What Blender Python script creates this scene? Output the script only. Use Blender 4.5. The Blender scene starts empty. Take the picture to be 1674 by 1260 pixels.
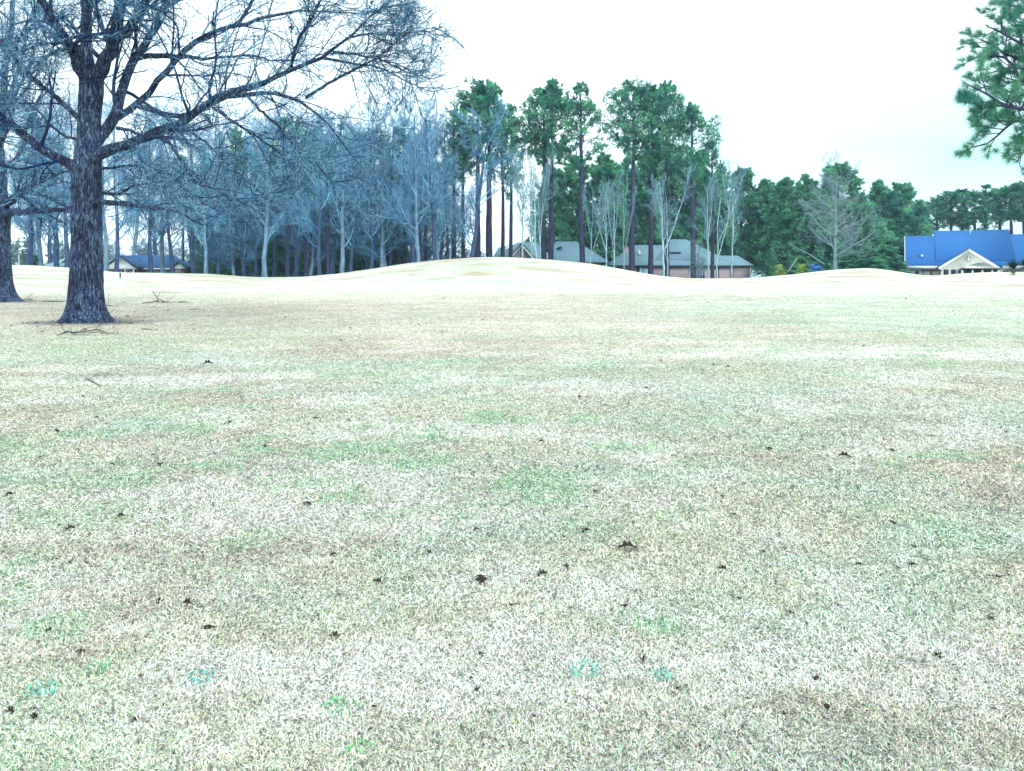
import bpy, math, random
import numpy as np
PI = math.pi
sc = bpy.context.scene
COL = sc.collection
F = 1255.0; CX = 837.0; HY = 440.0; H0 = 1.6        # focal length and horizon of the picture, camera height
def X_(px, Y): return (px-CX)/F*Y
def Z_(py, Y): return H0+(HY-py)/F*Y

# ------------------------------------------------------------------ helpers
def mesh_np(name, V, groups, col=None, smooth=False, mats=()):
    """V (N,3); groups: list of face index arrays (M,k)"""
    me = bpy.data.meshes.new(name)
    V = np.asarray(V, np.float32)
    me.vertices.add(len(V)); me.vertices.foreach_set('co', V.ravel())
    nl = sum(g.size for g in groups); nf = sum(len(g) for g in groups)
    idx = np.concatenate([g.ravel() for g in groups]).astype(np.int32)
    st = []; o = 0
    for g in groups:
        st.append(o+np.arange(len(g))*g.shape[1]); o += g.size
    me.loops.add(nl); me.loops.foreach_set('vertex_index', idx)
    me.polygons.add(nf); me.polygons.foreach_set('loop_start', np.concatenate(st).astype(np.int32))
    if smooth: me.polygons.foreach_set('use_smooth', np.ones(nf, bool))
    if col is not None:
        a = me.color_attributes.new('tone', 'FLOAT_COLOR', 'POINT')
        c = np.ones((len(V), 4), np.float32); c[:, :3] = col
        a.data.foreach_set('color', c.ravel())
    me.update(calc_edges=True)
    for m in mats: me.materials.append(m)
    return me
def put(name, me, parent=None):
    o = bpy.data.objects.new(name, me); COL.objects.link(o)
    if parent is not None: o.parent = parent
    return o
def tag(o, label=None, cat=None, group=None, kind=None):
    if label: o['label'] = label
    if cat: o['category'] = cat
    if group: o['group'] = group
    if kind: o['kind'] = kind
    return o
def empty(name, loc, rz=0, sc_=1.0):
    o = bpy.data.objects.new(name, None); COL.objects.link(o)
    o.location = loc; o.rotation_euler = (0, 0, rz); o.scale = (sc_,)*3 if not hasattr(sc_, '__len__') else sc_
    o.empty_display_size = 0.3
    return o
def norm(v): return v/np.maximum(np.linalg.norm(v, axis=-1, keepdims=True), 1e-9)
class Geo:
    def __init__(s): s.V = []; s.F = {}; s.C = []; s.n = 0
    def add(s, V, faces, col=None):
        V = np.asarray(V, float).reshape(-1, 3)
        for f in (faces if isinstance(faces, list) else [faces]):
            f = np.asarray(f); s.F.setdefault(f.shape[1], []).append(f+s.n)
        s.V.append(V); s.n += len(V)
        c = np.ones((len(V), 3))*0.5 if col is None else np.broadcast_to(np.asarray(col, float), (len(V), 3))
        s.C.append(c)
    def mesh(s, name, mats, smooth=False):
        return mesh_np(name, np.concatenate(s.V), [np.concatenate(v) for v in s.F.values()], np.concatenate(s.C), smooth, mats)
    def box(s, x0, x1, y0, y1, z0, z1, col=None):
        V = [(x, y, z) for z in (z0, z1) for y in (y0, y1) for x in (x0, x1)]
        s.add(V, np.array([[0,2,3,1],[4,5,7,6],[0,1,5,4],[2,6,7,3],[0,4,6,2],[1,3,7,5]]), col)
    def prism(s, pts, a, b, ax='y'):          # polygon extruded; ax y: pts (x,z); ax x: pts (y,z); ax z: pts (x,y)
        n = len(pts); V = []
        for t in (a, b):
            for p in pts: V.append({'y': (p[0], t, p[1]), 'x': (t, p[0], p[1]), 'z': (p[0], p[1], t)}[ax])
        s.add(V, [np.array([list(range(n))]), np.array([[2*n-1-i for i in range(n)]])])
        q = np.array([[i, (i+1) % n, n+(i+1) % n, n+i] for i in range(n)])
        s.F.setdefault(4, []).append(q+s.n-2*n)
    def hip(s, x0, x1, y0, y1, z0, rx0, rx1, ry, rz, th=0.18):
        B = [(x0,y0,z0),(x1,y0,z0),(x1,y1,z0),(x0,y1,z0)]
        T = [(x, y, z+th) for x, y, z in B]
        R = [(rx0, ry, rz), (rx1, ry, rz)]
        s.add(B+T+R, [np.array([[3,2,1,0],[0,1,5,4],[1,2,6,5],[2,3,7,6],[3,0,4,7],[4,5,9,8],[6,7,8,9]]), np.array([[5,6,9],[7,4,8]])])
def tube_geo(P, R, s=4, rough=0, rng=None):
    B, n, _ = P.shape
    T = norm(np.gradient(P, axis=1))
    mt = norm(P[:, -1]-P[:, 0])
    ref = np.where(np.abs(mt[:, 2:3]) > 0.85, np.array([[1., 0, 0]]), np.array([[0, 0, 1.]]))[:, None, :]
    A = norm(np.cross(T, np.broadcast_to(ref, T.shape))); Bn = np.cross(T, A)
    th = np.arange(s)*2*PI/s
    Rr = R[:, :, None]*np.ones(s)
    if rough: Rr = Rr*(1+rough*rng.normal(size=Rr.shape))
    V = P[:, :, None, :]+Rr[..., None]*(np.cos(th)[:, None]*A[:, :, None, :]+np.sin(th)[:, None]*Bn[:, :, None, :])
    b = (np.arange(B)*n*s)[:, None, None]; i = (np.arange(n-1)*s)[None, :, None]; j = np.arange(s)[None, None, :]
    j2 = (j+1) % s
    Q = np.stack([b+i+j, b+i+j2, b+i+s+j2, b+i+s+j], -1).reshape(-1, 4)
    return V.reshape(-1, 3), Q
def tone_of(B, n, s, rng, lo, hi, pw=1.0):
    t = rng.random(B)**pw
    c = np.array(lo)+(np.array(hi)-np.array(lo))*t[:, None]
    return np.repeat(c, n*s, axis=0)
def lerp_at(P, t):
    m = P.shape[1]-1; x = np.clip(t*m, 0, m-1e-6); i = x.astype(int); f = (x-i)
    bi = np.arange(len(P))[:, None]
    if P.ndim == 3: f = f[..., None]
    return P[bi, i]*(1-f)+P[bi, i+1]*f
def sprout(P, R, k, rng, t0=0.2, t1=1.0, ang=45, sd=12, lr=0.5, fall=0.5, n=4, wob=0.12, trop=0.03, rr=0.6, rmin=0.01, tip=0.35, L=None, keep=1.0):
    B = len(P)
    if L is None: L = np.linalg.norm(np.diff(P, axis=1), axis=2).sum(1)
    t = t0+(t1-t0)*(np.arange(k)[None, :]+rng.random((B, k)))/k
    p = lerp_at(P, t); r = lerp_at(R, t)
    T = norm(lerp_at(np.gradient(P, axis=1), t))
    ref = norm(rng.normal(size=T.shape))
    A = norm(np.cross(T, ref))
    a = np.radians(rng.normal(ang, sd, (B, k)))[..., None]
    d = np.cos(a)*T+np.sin(a)*A
    ln = L[:, None]*lr*(1-fall*t)*rng.uniform(0.65, 1.3, (B, k))
    p = p.reshape(-1, 3); d = d.reshape(-1, 3); ln = ln.reshape(-1); r = r.reshape(-1)
    if keep < 1:
        m = rng.random(len(p)) < keep; p, d, ln, r = p[m], d[m], ln[m], r[m]
    pts = [p]
    for i in range(n):
        d = d+rng.normal(0, wob, d.shape); d[:, 2] += trop; d = norm(d)
        p = p+d*(ln/n)[:, None]; pts.append(p)
    P2 = np.stack(pts, 1)
    r0 = np.maximum(r*rr, rmin)
    R2 = np.maximum(r0[:, None]*np.linspace(1, tip, n+1)[None, :], rmin*0.7)
    return P2, R2
def resamp(pts, n):
    p = np.asarray(pts, float); d = np.r_[0, np.cumsum(np.linalg.norm(np.diff(p[:, :3], axis=0), axis=1))]
    t = np.linspace(0, d[-1], n)
    return np.stack([np.interp(t, d, p[:, i]) for i in range(p.shape[1])], 1)
def vnoise(x, y, seed=0):
    xi = np.floor(x); yi = np.floor(y); fx = x-xi; fy = y-yi
    fx = fx*fx*(3-2*fx); fy = fy*fy*(3-2*fy)
    def h(a, b):
        v = np.sin(a*127.1+b*311.7+seed*74.7)*43758.5453
        return v-np.floor(v)
    return (h(xi, yi)*(1-fx)+h(xi+1, yi)*fx)*(1-fy)+(h(xi, yi+1)*(1-fx)+h(xi+1, yi+1)*fx)*fy
def fbm(x, y, seed=0, o=4):
    s = 0; a = 0.5; t = 0
    for i in range(o): s = s+a*vnoise(x*2**i, y*2**i, seed+i*13); t += a; a *= 0.55
    return s/t
def sstep(a, b, x):
    t = np.clip((x-a)/(b-a), 0, 1); return t*t*(3-2*t)

# ------------------------------------------------------------------ materials
def new_mat(name):
    m = bpy.data.materials.new(name); m.use_nodes = True
    nt = m.node_tree; b = nt.nodes['Principled BSDF']; b.inputs['Specular IOR Level'].default_value = 0.25
    return m, nt, b
def plain(name, c, rough=0.7, var=0.12, scale=6.0, bump=0.0, stretch=(1, 1, 1), metal=0):
    m, nt, b = new_mat(name); N = nt.nodes; L = nt.links
    tc = N.new('ShaderNodeTexCoord'); mp = N.new('ShaderNodeMapping'); mp.inputs['Scale'].default_value = stretch
    no = N.new('ShaderNodeTexNoise'); no.inputs['Scale'].default_value = scale; no.inputs['Detail'].default_value = 6
    rp = N.new('ShaderNodeValToRGB'); rp.color_ramp.elements[0].position = 0.3; rp.color_ramp.elements[1].position = 0.7
    rp.color_ramp.elements[0].color = [max(0, v*(1-var*2)) for v in c]+[1]; rp.color_ramp.elements[1].color = [min(1, v*(1+var)) for v in c]+[1]
    L.new(tc.outputs['Object'], mp.inputs[0]); L.new(mp.outputs[0], no.inputs['Vector']); L.new(no.outputs[0], rp.inputs[0]); L.new(rp.outputs[0], b.inputs['Base Color'])
    b.inputs['Roughness'].default_value = rough; b.inputs['Metallic'].default_value = metal
    if bump:
        bp = N.new('ShaderNodeBump'); bp.inputs['Strength'].default_value = bump; bp.inputs['Distance'].default_value = 0.03
        L.new(no.outputs[0], bp.inputs['Height']); L.new(bp.outputs[0], b.inputs['Normal'])
    return m
def toned(name, rough=0.85, noise=0.0, scale=20, stretch=(1, 1, 1), bump=0, transl=0, spec=0.2):
    """base colour from the mesh's own tone attribute, varied by noise"""
    m, nt, b = new_mat(name); N = nt.nodes; L = nt.links
    b.inputs['Specular IOR Level'].default_value = spec
    at = N.new('ShaderNodeAttribute'); at.attribute_name = 'tone'
    out = at.outputs['Color']
    if noise:
        tc = N.new('ShaderNodeTexCoord'); mp = N.new('ShaderNodeMapping'); mp.inputs['Scale'].default_value = stretch
        no = N.new('ShaderNodeTexNoise'); no.inputs['Scale'].default_value = scale; no.inputs['Detail'].default_value = 8
        mr = N.new('ShaderNodeMapRange'); mr.inputs['From Min'].default_value = 0.3; mr.inputs['From Max'].default_value = 0.7
        mr.inputs['To Min'].default_value = 1-noise; mr.inputs['To Max'].default_value = 1+noise*0.7
        mx = N.new('ShaderNodeVectorMath'); mx.operation = 'SCALE'
        L.new(tc.outputs['Object'], mp.inputs[0]); L.new(mp.outputs[0], no.inputs['Vector']); L.new(no.outputs[0], mr.inputs[0])
        L.new(out, mx.inputs[0]); L.new(mr.outputs[0], mx.inputs['Scale']); out = mx.outputs[0]
        if bump:
            bp = N.new('ShaderNodeBump'); bp.inputs['Strength'].default_value = bump; bp.inputs['Distance'].default_value = 0.05
            L.new(no.outputs[0], bp.inputs['Height']); L.new(bp.outputs[0], b.inputs['Normal'])
    L.new(out, b.inputs['Base Color']); b.inputs['Roughness'].default_value = rough
    if transl:
        tr = N.new('ShaderNodeBsdfTranslucent'); mix = N.new('ShaderNodeMixShader'); mix.inputs[0].default_value = transl
        L.new(out, tr.inputs[0]); L.new(b.outputs[0], mix.inputs[1]); L.new(tr.outputs[0], mix.inputs[2])
        L.new(mix.outputs[0], nt.nodes['Material Output'].inputs[0])
    return m
def oak_bark():
    m, nt, b = new_mat('oak_bark'); N = nt.nodes; L = nt.links
    tc = N.new('ShaderNodeTexCoord'); mp = N.new('ShaderNodeMapping'); mp.inputs['Scale'].default_value = (1, 1, 0.24)
    m2 = N.new('ShaderNodeMapping'); m2.inputs['Scale'].default_value = (1, 1, 0.6)
    n1 = N.new('ShaderNodeTexNoise'); n1.inputs['Scale'].default_value = 19; n1.inputs['Detail'].default_value = 7; n1.inputs['Roughness'].default_value = 0.62; n1.inputs['Distortion'].default_value = 0.8
    n2 = N.new('ShaderNodeTexNoise'); n2.inputs['Scale'].default_value = 42; n2.inputs['Detail'].default_value = 6; n2.inputs['Roughness'].default_value = 0.75
    n3 = N.new('ShaderNodeTexNoise'); n3.inputs['Scale'].default_value = 1.6; n3.inputs['Detail'].default_value = 4
    L.new(tc.outputs['Object'], mp.inputs[0]); L.new(tc.outputs['Object'], m2.inputs[0])
    L.new(mp.outputs[0], n1.inputs['Vector']); L.new(m2.outputs[0], n2.inputs['Vector']); L.new(m2.outputs[0], n3.inputs['Vector'])
    a = N.new('ShaderNodeMath'); a.operation = 'MULTIPLY_ADD'; a.inputs[1].default_value = 0.6; L.new(n2.outputs[0], a.inputs[0]); L.new(n1.outputs[0], a.inputs[2])
    c = N.new('ShaderNodeMath'); c.operation = 'MULTIPLY_ADD'; c.inputs[1].default_value = 0.35; L.new(n3.outputs[0], c.inputs[0]); L.new(a.outputs[0], c.inputs[2])
    rp = N.new('ShaderNodeValToRGB'); e = rp.color_ramp.elements
    e[0].position = 0.86; e[0].color = (0.005, 0.006, 0.022, 1); e[1].position = 1.0; e[1].color = (0.030, 0.042, 0.095, 1)
    x = e.new(0.94); x.color = (0.014, 0.018, 0.05, 1)
    mr = N.new('ShaderNodeMapRange'); mr.inputs['From Min'].default_value = 0.72; mr.inputs['From Max'].default_value = 1.28; L.new(c.outputs[0], mr.inputs[0])
    e[0].position = 0.20; x.position = 0.34; e[-1].position = 0.45
    y = e.new(0.60); y.color = (0.065, 0.115, 0.23, 1); z = e.new(0.84); z.color = (0.24, 0.36, 0.46, 1)
    L.new(mr.outputs[0], rp.inputs[0]); L.new(rp.outputs[0], b.inputs['Base Color'])
    bp = N.new('ShaderNodeBump'); bp.inputs['Strength'].default_value = 1; bp.inputs['Distance'].default_value = 0.09
    L.new(a.outputs[0], bp.inputs['Height']); L.new(bp.outputs[0], b.inputs['Normal']); b.inputs['Roughness'].default_value = 0.9
    return m
M_OAK = oak_bark()
M_TWIG = toned('twig_bark', 0.8, 0.35, 6, (1, 1, 1))
M_BARK = toned('forest_bark', 0.9, 0.5, 3, (1, 1, 0.3), 0.6)
M_LEAF = toned('needle_foliage', 0.6, 0, transl=0.4)
M_BLADE = toned('grass_blades', 0.7, 0, transl=0.15)
M_DEAD = toned('dead_leaf', 0.8, 0.3, 30)

def brick_mat(name, c, mortar):
    m, nt, b = new_mat(name); N = nt.nodes; L = nt.links
    tc = N.new('ShaderNodeTexCoord'); mp = N.new('ShaderNodeMapping'); mp.inputs['Rotation'].default_value = (PI/2, 0, 0)
    br = N.new('ShaderNodeTexBrick'); br.inputs['Scale'].default_value = 4.0
    br.inputs['Color1'].default_value = (*c, 1); br.inputs['Color2'].default_value = (*[v*0.62 for v in c], 1); br.inputs['Mortar'].default_value = (*mortar, 1)
    L.new(tc.outputs['Object'], mp.inputs[0]); L.new(mp.outputs[0], br.inputs['Vector']); L.new(br.outputs[0], b.inputs['Base Color'])
    b.inputs['Roughness'].default_value = 0.9
    return m
def shingle(name, c):
    m, nt, b = new_mat(name); N = nt.nodes; L = nt.links
    tc = N.new('ShaderNodeTexCoord'); mp = N.new('ShaderNodeMapping'); mp.inputs['Scale'].default_value = (1, 0.7, 0.7)
    no = N.new('ShaderNodeTexNoise'); no.inputs['Scale'].default_value = 5; no.inputs['Detail'].default_value = 5; no.inputs['Roughness'].default_value = 0.8
    wv = N.new('ShaderNodeTexWave'); wv.bands_direction = 'Z'; wv.inputs['Scale'].default_value = 2.2; wv.inputs['Distortion'].default_value = 1.5
    rp = N.new('ShaderNodeValToRGB'); rp.color_ramp.elements[0].position = 0.32; rp.color_ramp.elements[1].position = 0.68
    rp.color_ramp.elements[0].color = (*[v*0.62 for v in c], 1); rp.color_ramp.elements[1].color = (*[min(1, v*1.3) for v in c], 1)
    mx = N.new('ShaderNodeMix'); mx.data_type = 'RGBA'; mx.blend_type = 'MULTIPLY'; mx.inputs[0].default_value = 0.25
    L.new(tc.outputs['Object'], mp.inputs[0]); L.new(mp.outputs[0], no.inputs['Vector']); L.new(tc.outputs['Object'], wv.inputs['Vector'])
    L.new(no.outputs[0], rp.inputs[0]); L.new(rp.outputs[0], mx.inputs[6]); L.new(wv.outputs[0], mx.inputs[7]); L.new(mx.outputs[2], b.inputs['Base Color'])
    b.inputs['Roughness'].default_value = 0.9
    return m
M_BLUEROOF = shingle('blue_shingles', (0.024, 0.14, 0.42))
M_GREYROOF = shingle('grey_shingles', (0.20, 0.34, 0.43))
M_DUSKROOF = shingle('slate_blue_shingles', (0.04, 0.12, 0.28))
M_PALEROOF = shingle('pale_green_shingles', (0.28, 0.48, 0.52))
M_WHITE = plain('white_paint', (0.74, 0.80, 0.80), 0.6, 0.04, 2)
M_CREAM = plain('cream_siding', (0.87, 0.88, 0.82), 0.7, 0.05, 2)
M_TAN = plain('tan_siding', (0.45, 0.46, 0.48), 0.8, 0.06, 2)
M_BRICKR = brick_mat('red_brick', (0.42, 0.11, 0.12), (0.3, 0.25, 0.27))
M_BRICKP = brick_mat('pinkish_brick', (0.46, 0.36, 0.40), (0.52, 0.50, 0.56))
M_GLASS = plain('window_glass', (0.03, 0.08, 0.16), 0.15, 0.2, 1)
M_DARK = plain('dark_trim', (0.03, 0.04, 0.06), 0.6, 0.1, 4)
M_BROWNW = plain('brown_timber', (0.10, 0.05, 0.045), 0.8, 0.2, 8)
M_TEAL = plain('teal_paint', (0.25, 0.55, 0.60), 0.5, 0.05, 3)
M_BLUEP = plain('blue_plastic', (0.04, 0.20, 0.55), 0.5, 0.08, 3)

# ------------------------------------------------------------------ terrain
SKY_PX = [-400, 0, 60, 110, 160, 190, 250, 300, 350, 400, 440, 500, 560, 620, 660, 720, 780, 830, 900, 960, 1000, 1040, 1080, 1130, 1180, 1230, 1290, 1340, 1380, 1420, 1445, 1480, 1500, 1520, 1545, 1560, 1600, 1640, 1674, 1800, 2200]
SKY_PY = [434, 433, 434, 437, 442, 444.5, 446, 446.5, 448, 452, 453.5, 452.5, 446, 437, 431, 424, 420.5, 420.5, 424, 430, 437, 444, 451, 455, 455, 454, 449, 442.5, 439, 438, 440, 445, 449.5, 451, 449.5, 447.5, 445.5, 444.5, 444, 446, 448]
_u = (np.array(SKY_PX)-CX)/F
_uu = np.linspace(_u[0], _u[-1], 700); _zz = np.interp(_uu, _u, 1.6+(440-np.array(SKY_PY))/F*95.0)
_k = np.hanning(15); _k /= _k.sum(); _zs = np.convolve(np.pad(_zz, 7, 'edge'), _k, 'valid')
def ground(x, y):
    x = np.asarray(x, float); y = np.asarray(y, float)
    u = x/np.maximum(y, 40.0)
    zr = np.interp(u, _uu, _zs)
    rise = sstep(62, 95, y)*0.85+0.15*sstep(45, 95, y)
    back = sstep(95.5, 118, y)
    z = zr*rise*(1-back)+(-1.0)*back
    z = z-6*sstep(150, 700, y)-14*sstep(700, 1500, y)
    n = (fbm(x*0.09, y*0.09, 3)-0.5)*0.35*sstep(10, 30, y)*(1-sstep(50, 75, y))+(fbm(x*0.7, y*0.7, 9, 3)-0.5)*0.06*(1-sstep(40, 80, y))
    n = n+(fbm(x*0.25, y*0.2, 5, 3)-0.5)*0.12*sstep(70, 90, y)
    return z+n
def gz(x, y): return float(ground(np.array([x]), np.array([y]))[0])
def ell(x, y, cx, cy, rx, ry, soft=0.6):
    return 1-sstep(1-soft, 1+soft*0.5, np.sqrt(((x-cx)/rx)**2+((y-cy)/ry)**2)+(fbm(x*0.5, y*0.5, 44, 3)-0.5)*0.9)
STRAW = np.array([0.63, 0.605, 0.49]); PALE = np.array([0.84, 0.80, 0.72]); BROWN = np.array([0.50, 0.41, 0.35]); GREEN = np.array([0.45, 0.62, 0.42]); TEAL = np.array([0.48, 0.65, 0.56]); GREY = np.array([0.51, 0.52, 0.49])
LITTER_SHADE = np.array([0.07, 0.075, 0.085])  # wood-floor leaf litter, its colour also carrying the dark shading behind the ridge
def mixc(c, k, w): return c*(1-w[..., None])+k*w[..., None]
def masks(x, y):
    g = sstep(0.50, 0.70, fbm(x*2.6+3, y*2.6, 21, 5))*0.75*sstep(0.35, 0.62, fbm(x*0.3, y*0.3, 25, 3))
    g = np.maximum(g, 0.5*ell(x, y, -9.0, 16.4, 4.8, 3.0, .9)); g = np.maximum(g, 0.26*ell(x, y, 12, 25, 6.5, 10, .9)); g = np.maximum(g, 0.2*ell(x, y, 1.2, 12.3, 5.5, 1.0))
    g = np.maximum(g, 0.9*ell(x, y, X_(1530, 88), 88, 3.4, 5.0, .4))
    g = np.maximum(g, 0.4*ell(x, y, X_(350, 92), 91, 12, 3))
    br = sstep(0.45, 0.72, fbm(x*0.75, y*0.75, 31, 5))*0.5
    br = np.maximum(br, 0.95*ell(x, y, -2.2, 15.8, 4.4, 2.6)); br = np.maximum(br, 0.7*ell(x, y, -12, 31, 13, 7)); br = np.maximum(br, 0.5*ell(x, y, 8, 42, 10, 5))
    br = np.maximum(br, 0.25*ell(x, y, 4.5, 7.0, 3.0, 2.0, .9)); br = np.maximum(br, .5*ell(x, y, -6, 12, 3, .9))
    pl = sstep(0.48, 0.70, fbm(x*0.9, y*1.3, 41, 5))*0.7
    pl = np.maximum(pl, 0.9*ell(x, y, 6.5, 14.8, 6.0, 1.4)); pl = np.maximum(pl, 0.7*ell(x, y, -1.4, 5.0, 1.5, 0.5)); pl = np.maximum(pl, 0.6*ell(x, y, -3.0, 3.6, 1.1, 0.7))
    pl = np.maximum(pl, .5*ell(x, y, 1, 22, 6, 2))
    return g, br, pl
def ground_col(x, y):
    g, br, pl = masks(x, y)
    c = np.ones(x.shape+(3,))*STRAW
    gr = sstep(0.45, 0.7, fbm(x*0.55, y*0.8, 51, 4)); c = mixc(c, GREY, gr*0.5)
    c = mixc(c, TEAL, sstep(0.4, 0.7, fbm(x*0.8, y*1.0, 57, 5))*0.5)
    c = mixc(c, BROWN, br); c = mixc(c, PALE, pl); c = mixc(c, GREEN, g)
    c = c*(1+.14*sstep(5, 22, y))[..., None]  # turf colour lightened with distance to offset the blades shading each other
    c = mixc(c, np.array([0.72, 0.60, 0.49]), .42*sstep(12, 18, y)*(1-sstep(44, 56, y))*(1-sstep(3, 12, x+(fbm(x*.2, y*.2, 83, 3)-.5)*8)))
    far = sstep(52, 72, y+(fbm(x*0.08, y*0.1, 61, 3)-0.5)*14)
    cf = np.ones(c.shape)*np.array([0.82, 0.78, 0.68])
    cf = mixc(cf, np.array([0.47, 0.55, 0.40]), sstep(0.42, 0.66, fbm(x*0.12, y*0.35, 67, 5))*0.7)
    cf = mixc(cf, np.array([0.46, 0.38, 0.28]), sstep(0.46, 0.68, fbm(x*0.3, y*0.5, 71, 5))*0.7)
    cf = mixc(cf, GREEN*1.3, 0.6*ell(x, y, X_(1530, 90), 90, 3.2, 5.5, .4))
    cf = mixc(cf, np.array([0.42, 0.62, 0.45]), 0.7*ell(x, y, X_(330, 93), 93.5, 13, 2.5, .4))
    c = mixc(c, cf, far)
    c = mixc(c, np.array([0.56, 0.80, 0.74]), 0.5*sstep(0.2, 1, ell(x, y, X_(780, 66), 68, 15, 3.2, .5)))
    # dark soil round the oaks, with shading at the roots painted into its colour
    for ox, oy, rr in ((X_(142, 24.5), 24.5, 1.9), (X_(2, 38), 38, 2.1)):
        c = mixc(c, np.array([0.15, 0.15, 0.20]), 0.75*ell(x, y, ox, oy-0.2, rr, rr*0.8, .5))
    c = mixc(c, LITTER_SHADE, sstep(97, 104, y))
    return c
def axis(parts):
    o = []
    for a, b, s in parts: o += list(np.arange(a, b, s))
    return np.array(sorted(set(np.round(o+[parts[-1][1]], 3))))
gx = axis([(-900, -150, 50), (-150, -80, 7), (-80, 80, 0.6), (80, 150, 7), (150, 900, 50)])
gy = axis([(-200, -5, 20), (-5, 1, 0.5), (1, 12, 0.2), (12, 40, 0.4), (40, 130, 0.7), (130, 220, 6), (220, 1600, 60)])
GX, GY = np.meshgrid(gx, gy)
V = np.stack([GX, GY, ground(GX, GY)], -1).reshape(-1, 3)
nx, ny = len(gx), len(gy)
ii = (np.arange(ny-1)*nx)[:, None]+np.arange(nx-1)[None, :]
Q = np.stack([ii, ii+1, ii+nx+1, ii+nx], -1).reshape(-1, 4)
def ground_mat():
    m, nt, b = new_mat('dormant_turf'); N = nt.nodes; L = nt.links
    at = N.new('ShaderNodeAttribute'); at.attribute_name = 'tone'
    tc = N.new('ShaderNodeTexCoord')
    def noise(scale, st, det=8, ro=0.7):
        mp = N.new('ShaderNodeMapping'); mp.inputs['Scale'].default_value = st
        n = N.new('ShaderNodeTexNoise'); n.inputs['Scale'].default_value = scale; n.inputs['Detail'].default_value = det; n.inputs['Roughness'].default_value = ro
        L.new(tc.outputs['Object'], mp.inputs[0]); L.new(mp.outputs[0], n.inputs['Vector']); return n
    n1 = noise(9, (1, 0.6, 1)); n2 = noise(0.9, (1, 1.6, 1), 6)
    mr = N.new('ShaderNodeMapRange'); mr.inputs['From Min'].default_value = 0.34; mr.inputs['From Max'].default_value = 0.62; mr.inputs['To Min'].default_value = 0.45; mr.inputs['To Max'].default_value = 1.12
    mr2 = N.new('ShaderNodeMapRange'); mr2.inputs['From Min'].default_value = 0.35; mr2.inputs['From Max'].default_value = 0.65; mr2.inputs['To Min'].default_value = 0.84; mr2.inputs['To Max'].default_value = 1.1
    L.new(n1.outputs[0], mr.inputs[0]); L.new(n2.outputs[0], mr2.inputs[0])
    mu = N.new('ShaderNodeMath'); mu.operation = 'MULTIPLY'; L.new(mr.outputs[0], mu.inputs[0]); L.new(mr2.outputs[0], mu.inputs[1])
    s = N.new('ShaderNodeVectorMath'); s.operation = 'SCALE'; L.new(at.outputs['Color'], s.inputs[0]); L.new(mu.outputs[0], s.inputs['Scale'])
    L.new(s.outputs[0], b.inputs['Base Color']); b.inputs['Roughness'].default_value = 0.95; b.inputs['Specular IOR Level'].default_value = 0.05
    bp = N.new('ShaderNodeBump'); bp.inputs['Strength'].default_value = 0.5; bp.inputs['Distance'].default_value = 0.04
    L.new(n1.outputs[0], bp.inputs['Height']); L.new(bp.outputs[0], b.inputs['Normal'])
    return m
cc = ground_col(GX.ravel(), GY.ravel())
# thatch colour darkened below the blades to match their mean tone and mutual shade
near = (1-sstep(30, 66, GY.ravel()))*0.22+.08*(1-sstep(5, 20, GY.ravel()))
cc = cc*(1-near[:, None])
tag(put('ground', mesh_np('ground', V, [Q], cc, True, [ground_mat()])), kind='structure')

# grass blades: density follows what the eye can resolve
rng = np.random.default_rng(7)
NB = 1500000
py = 466+(1330-466)*rng.random(NB); pxx = rng.uniform(-120, 1794, NB)
_k = rng.random(NB) < sstep(466, 490, py)*.999; py = py[_k]; pxx = pxx[_k]
Yb = H0*F/(py-HY); Xb = X_(pxx, Yb)
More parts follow.
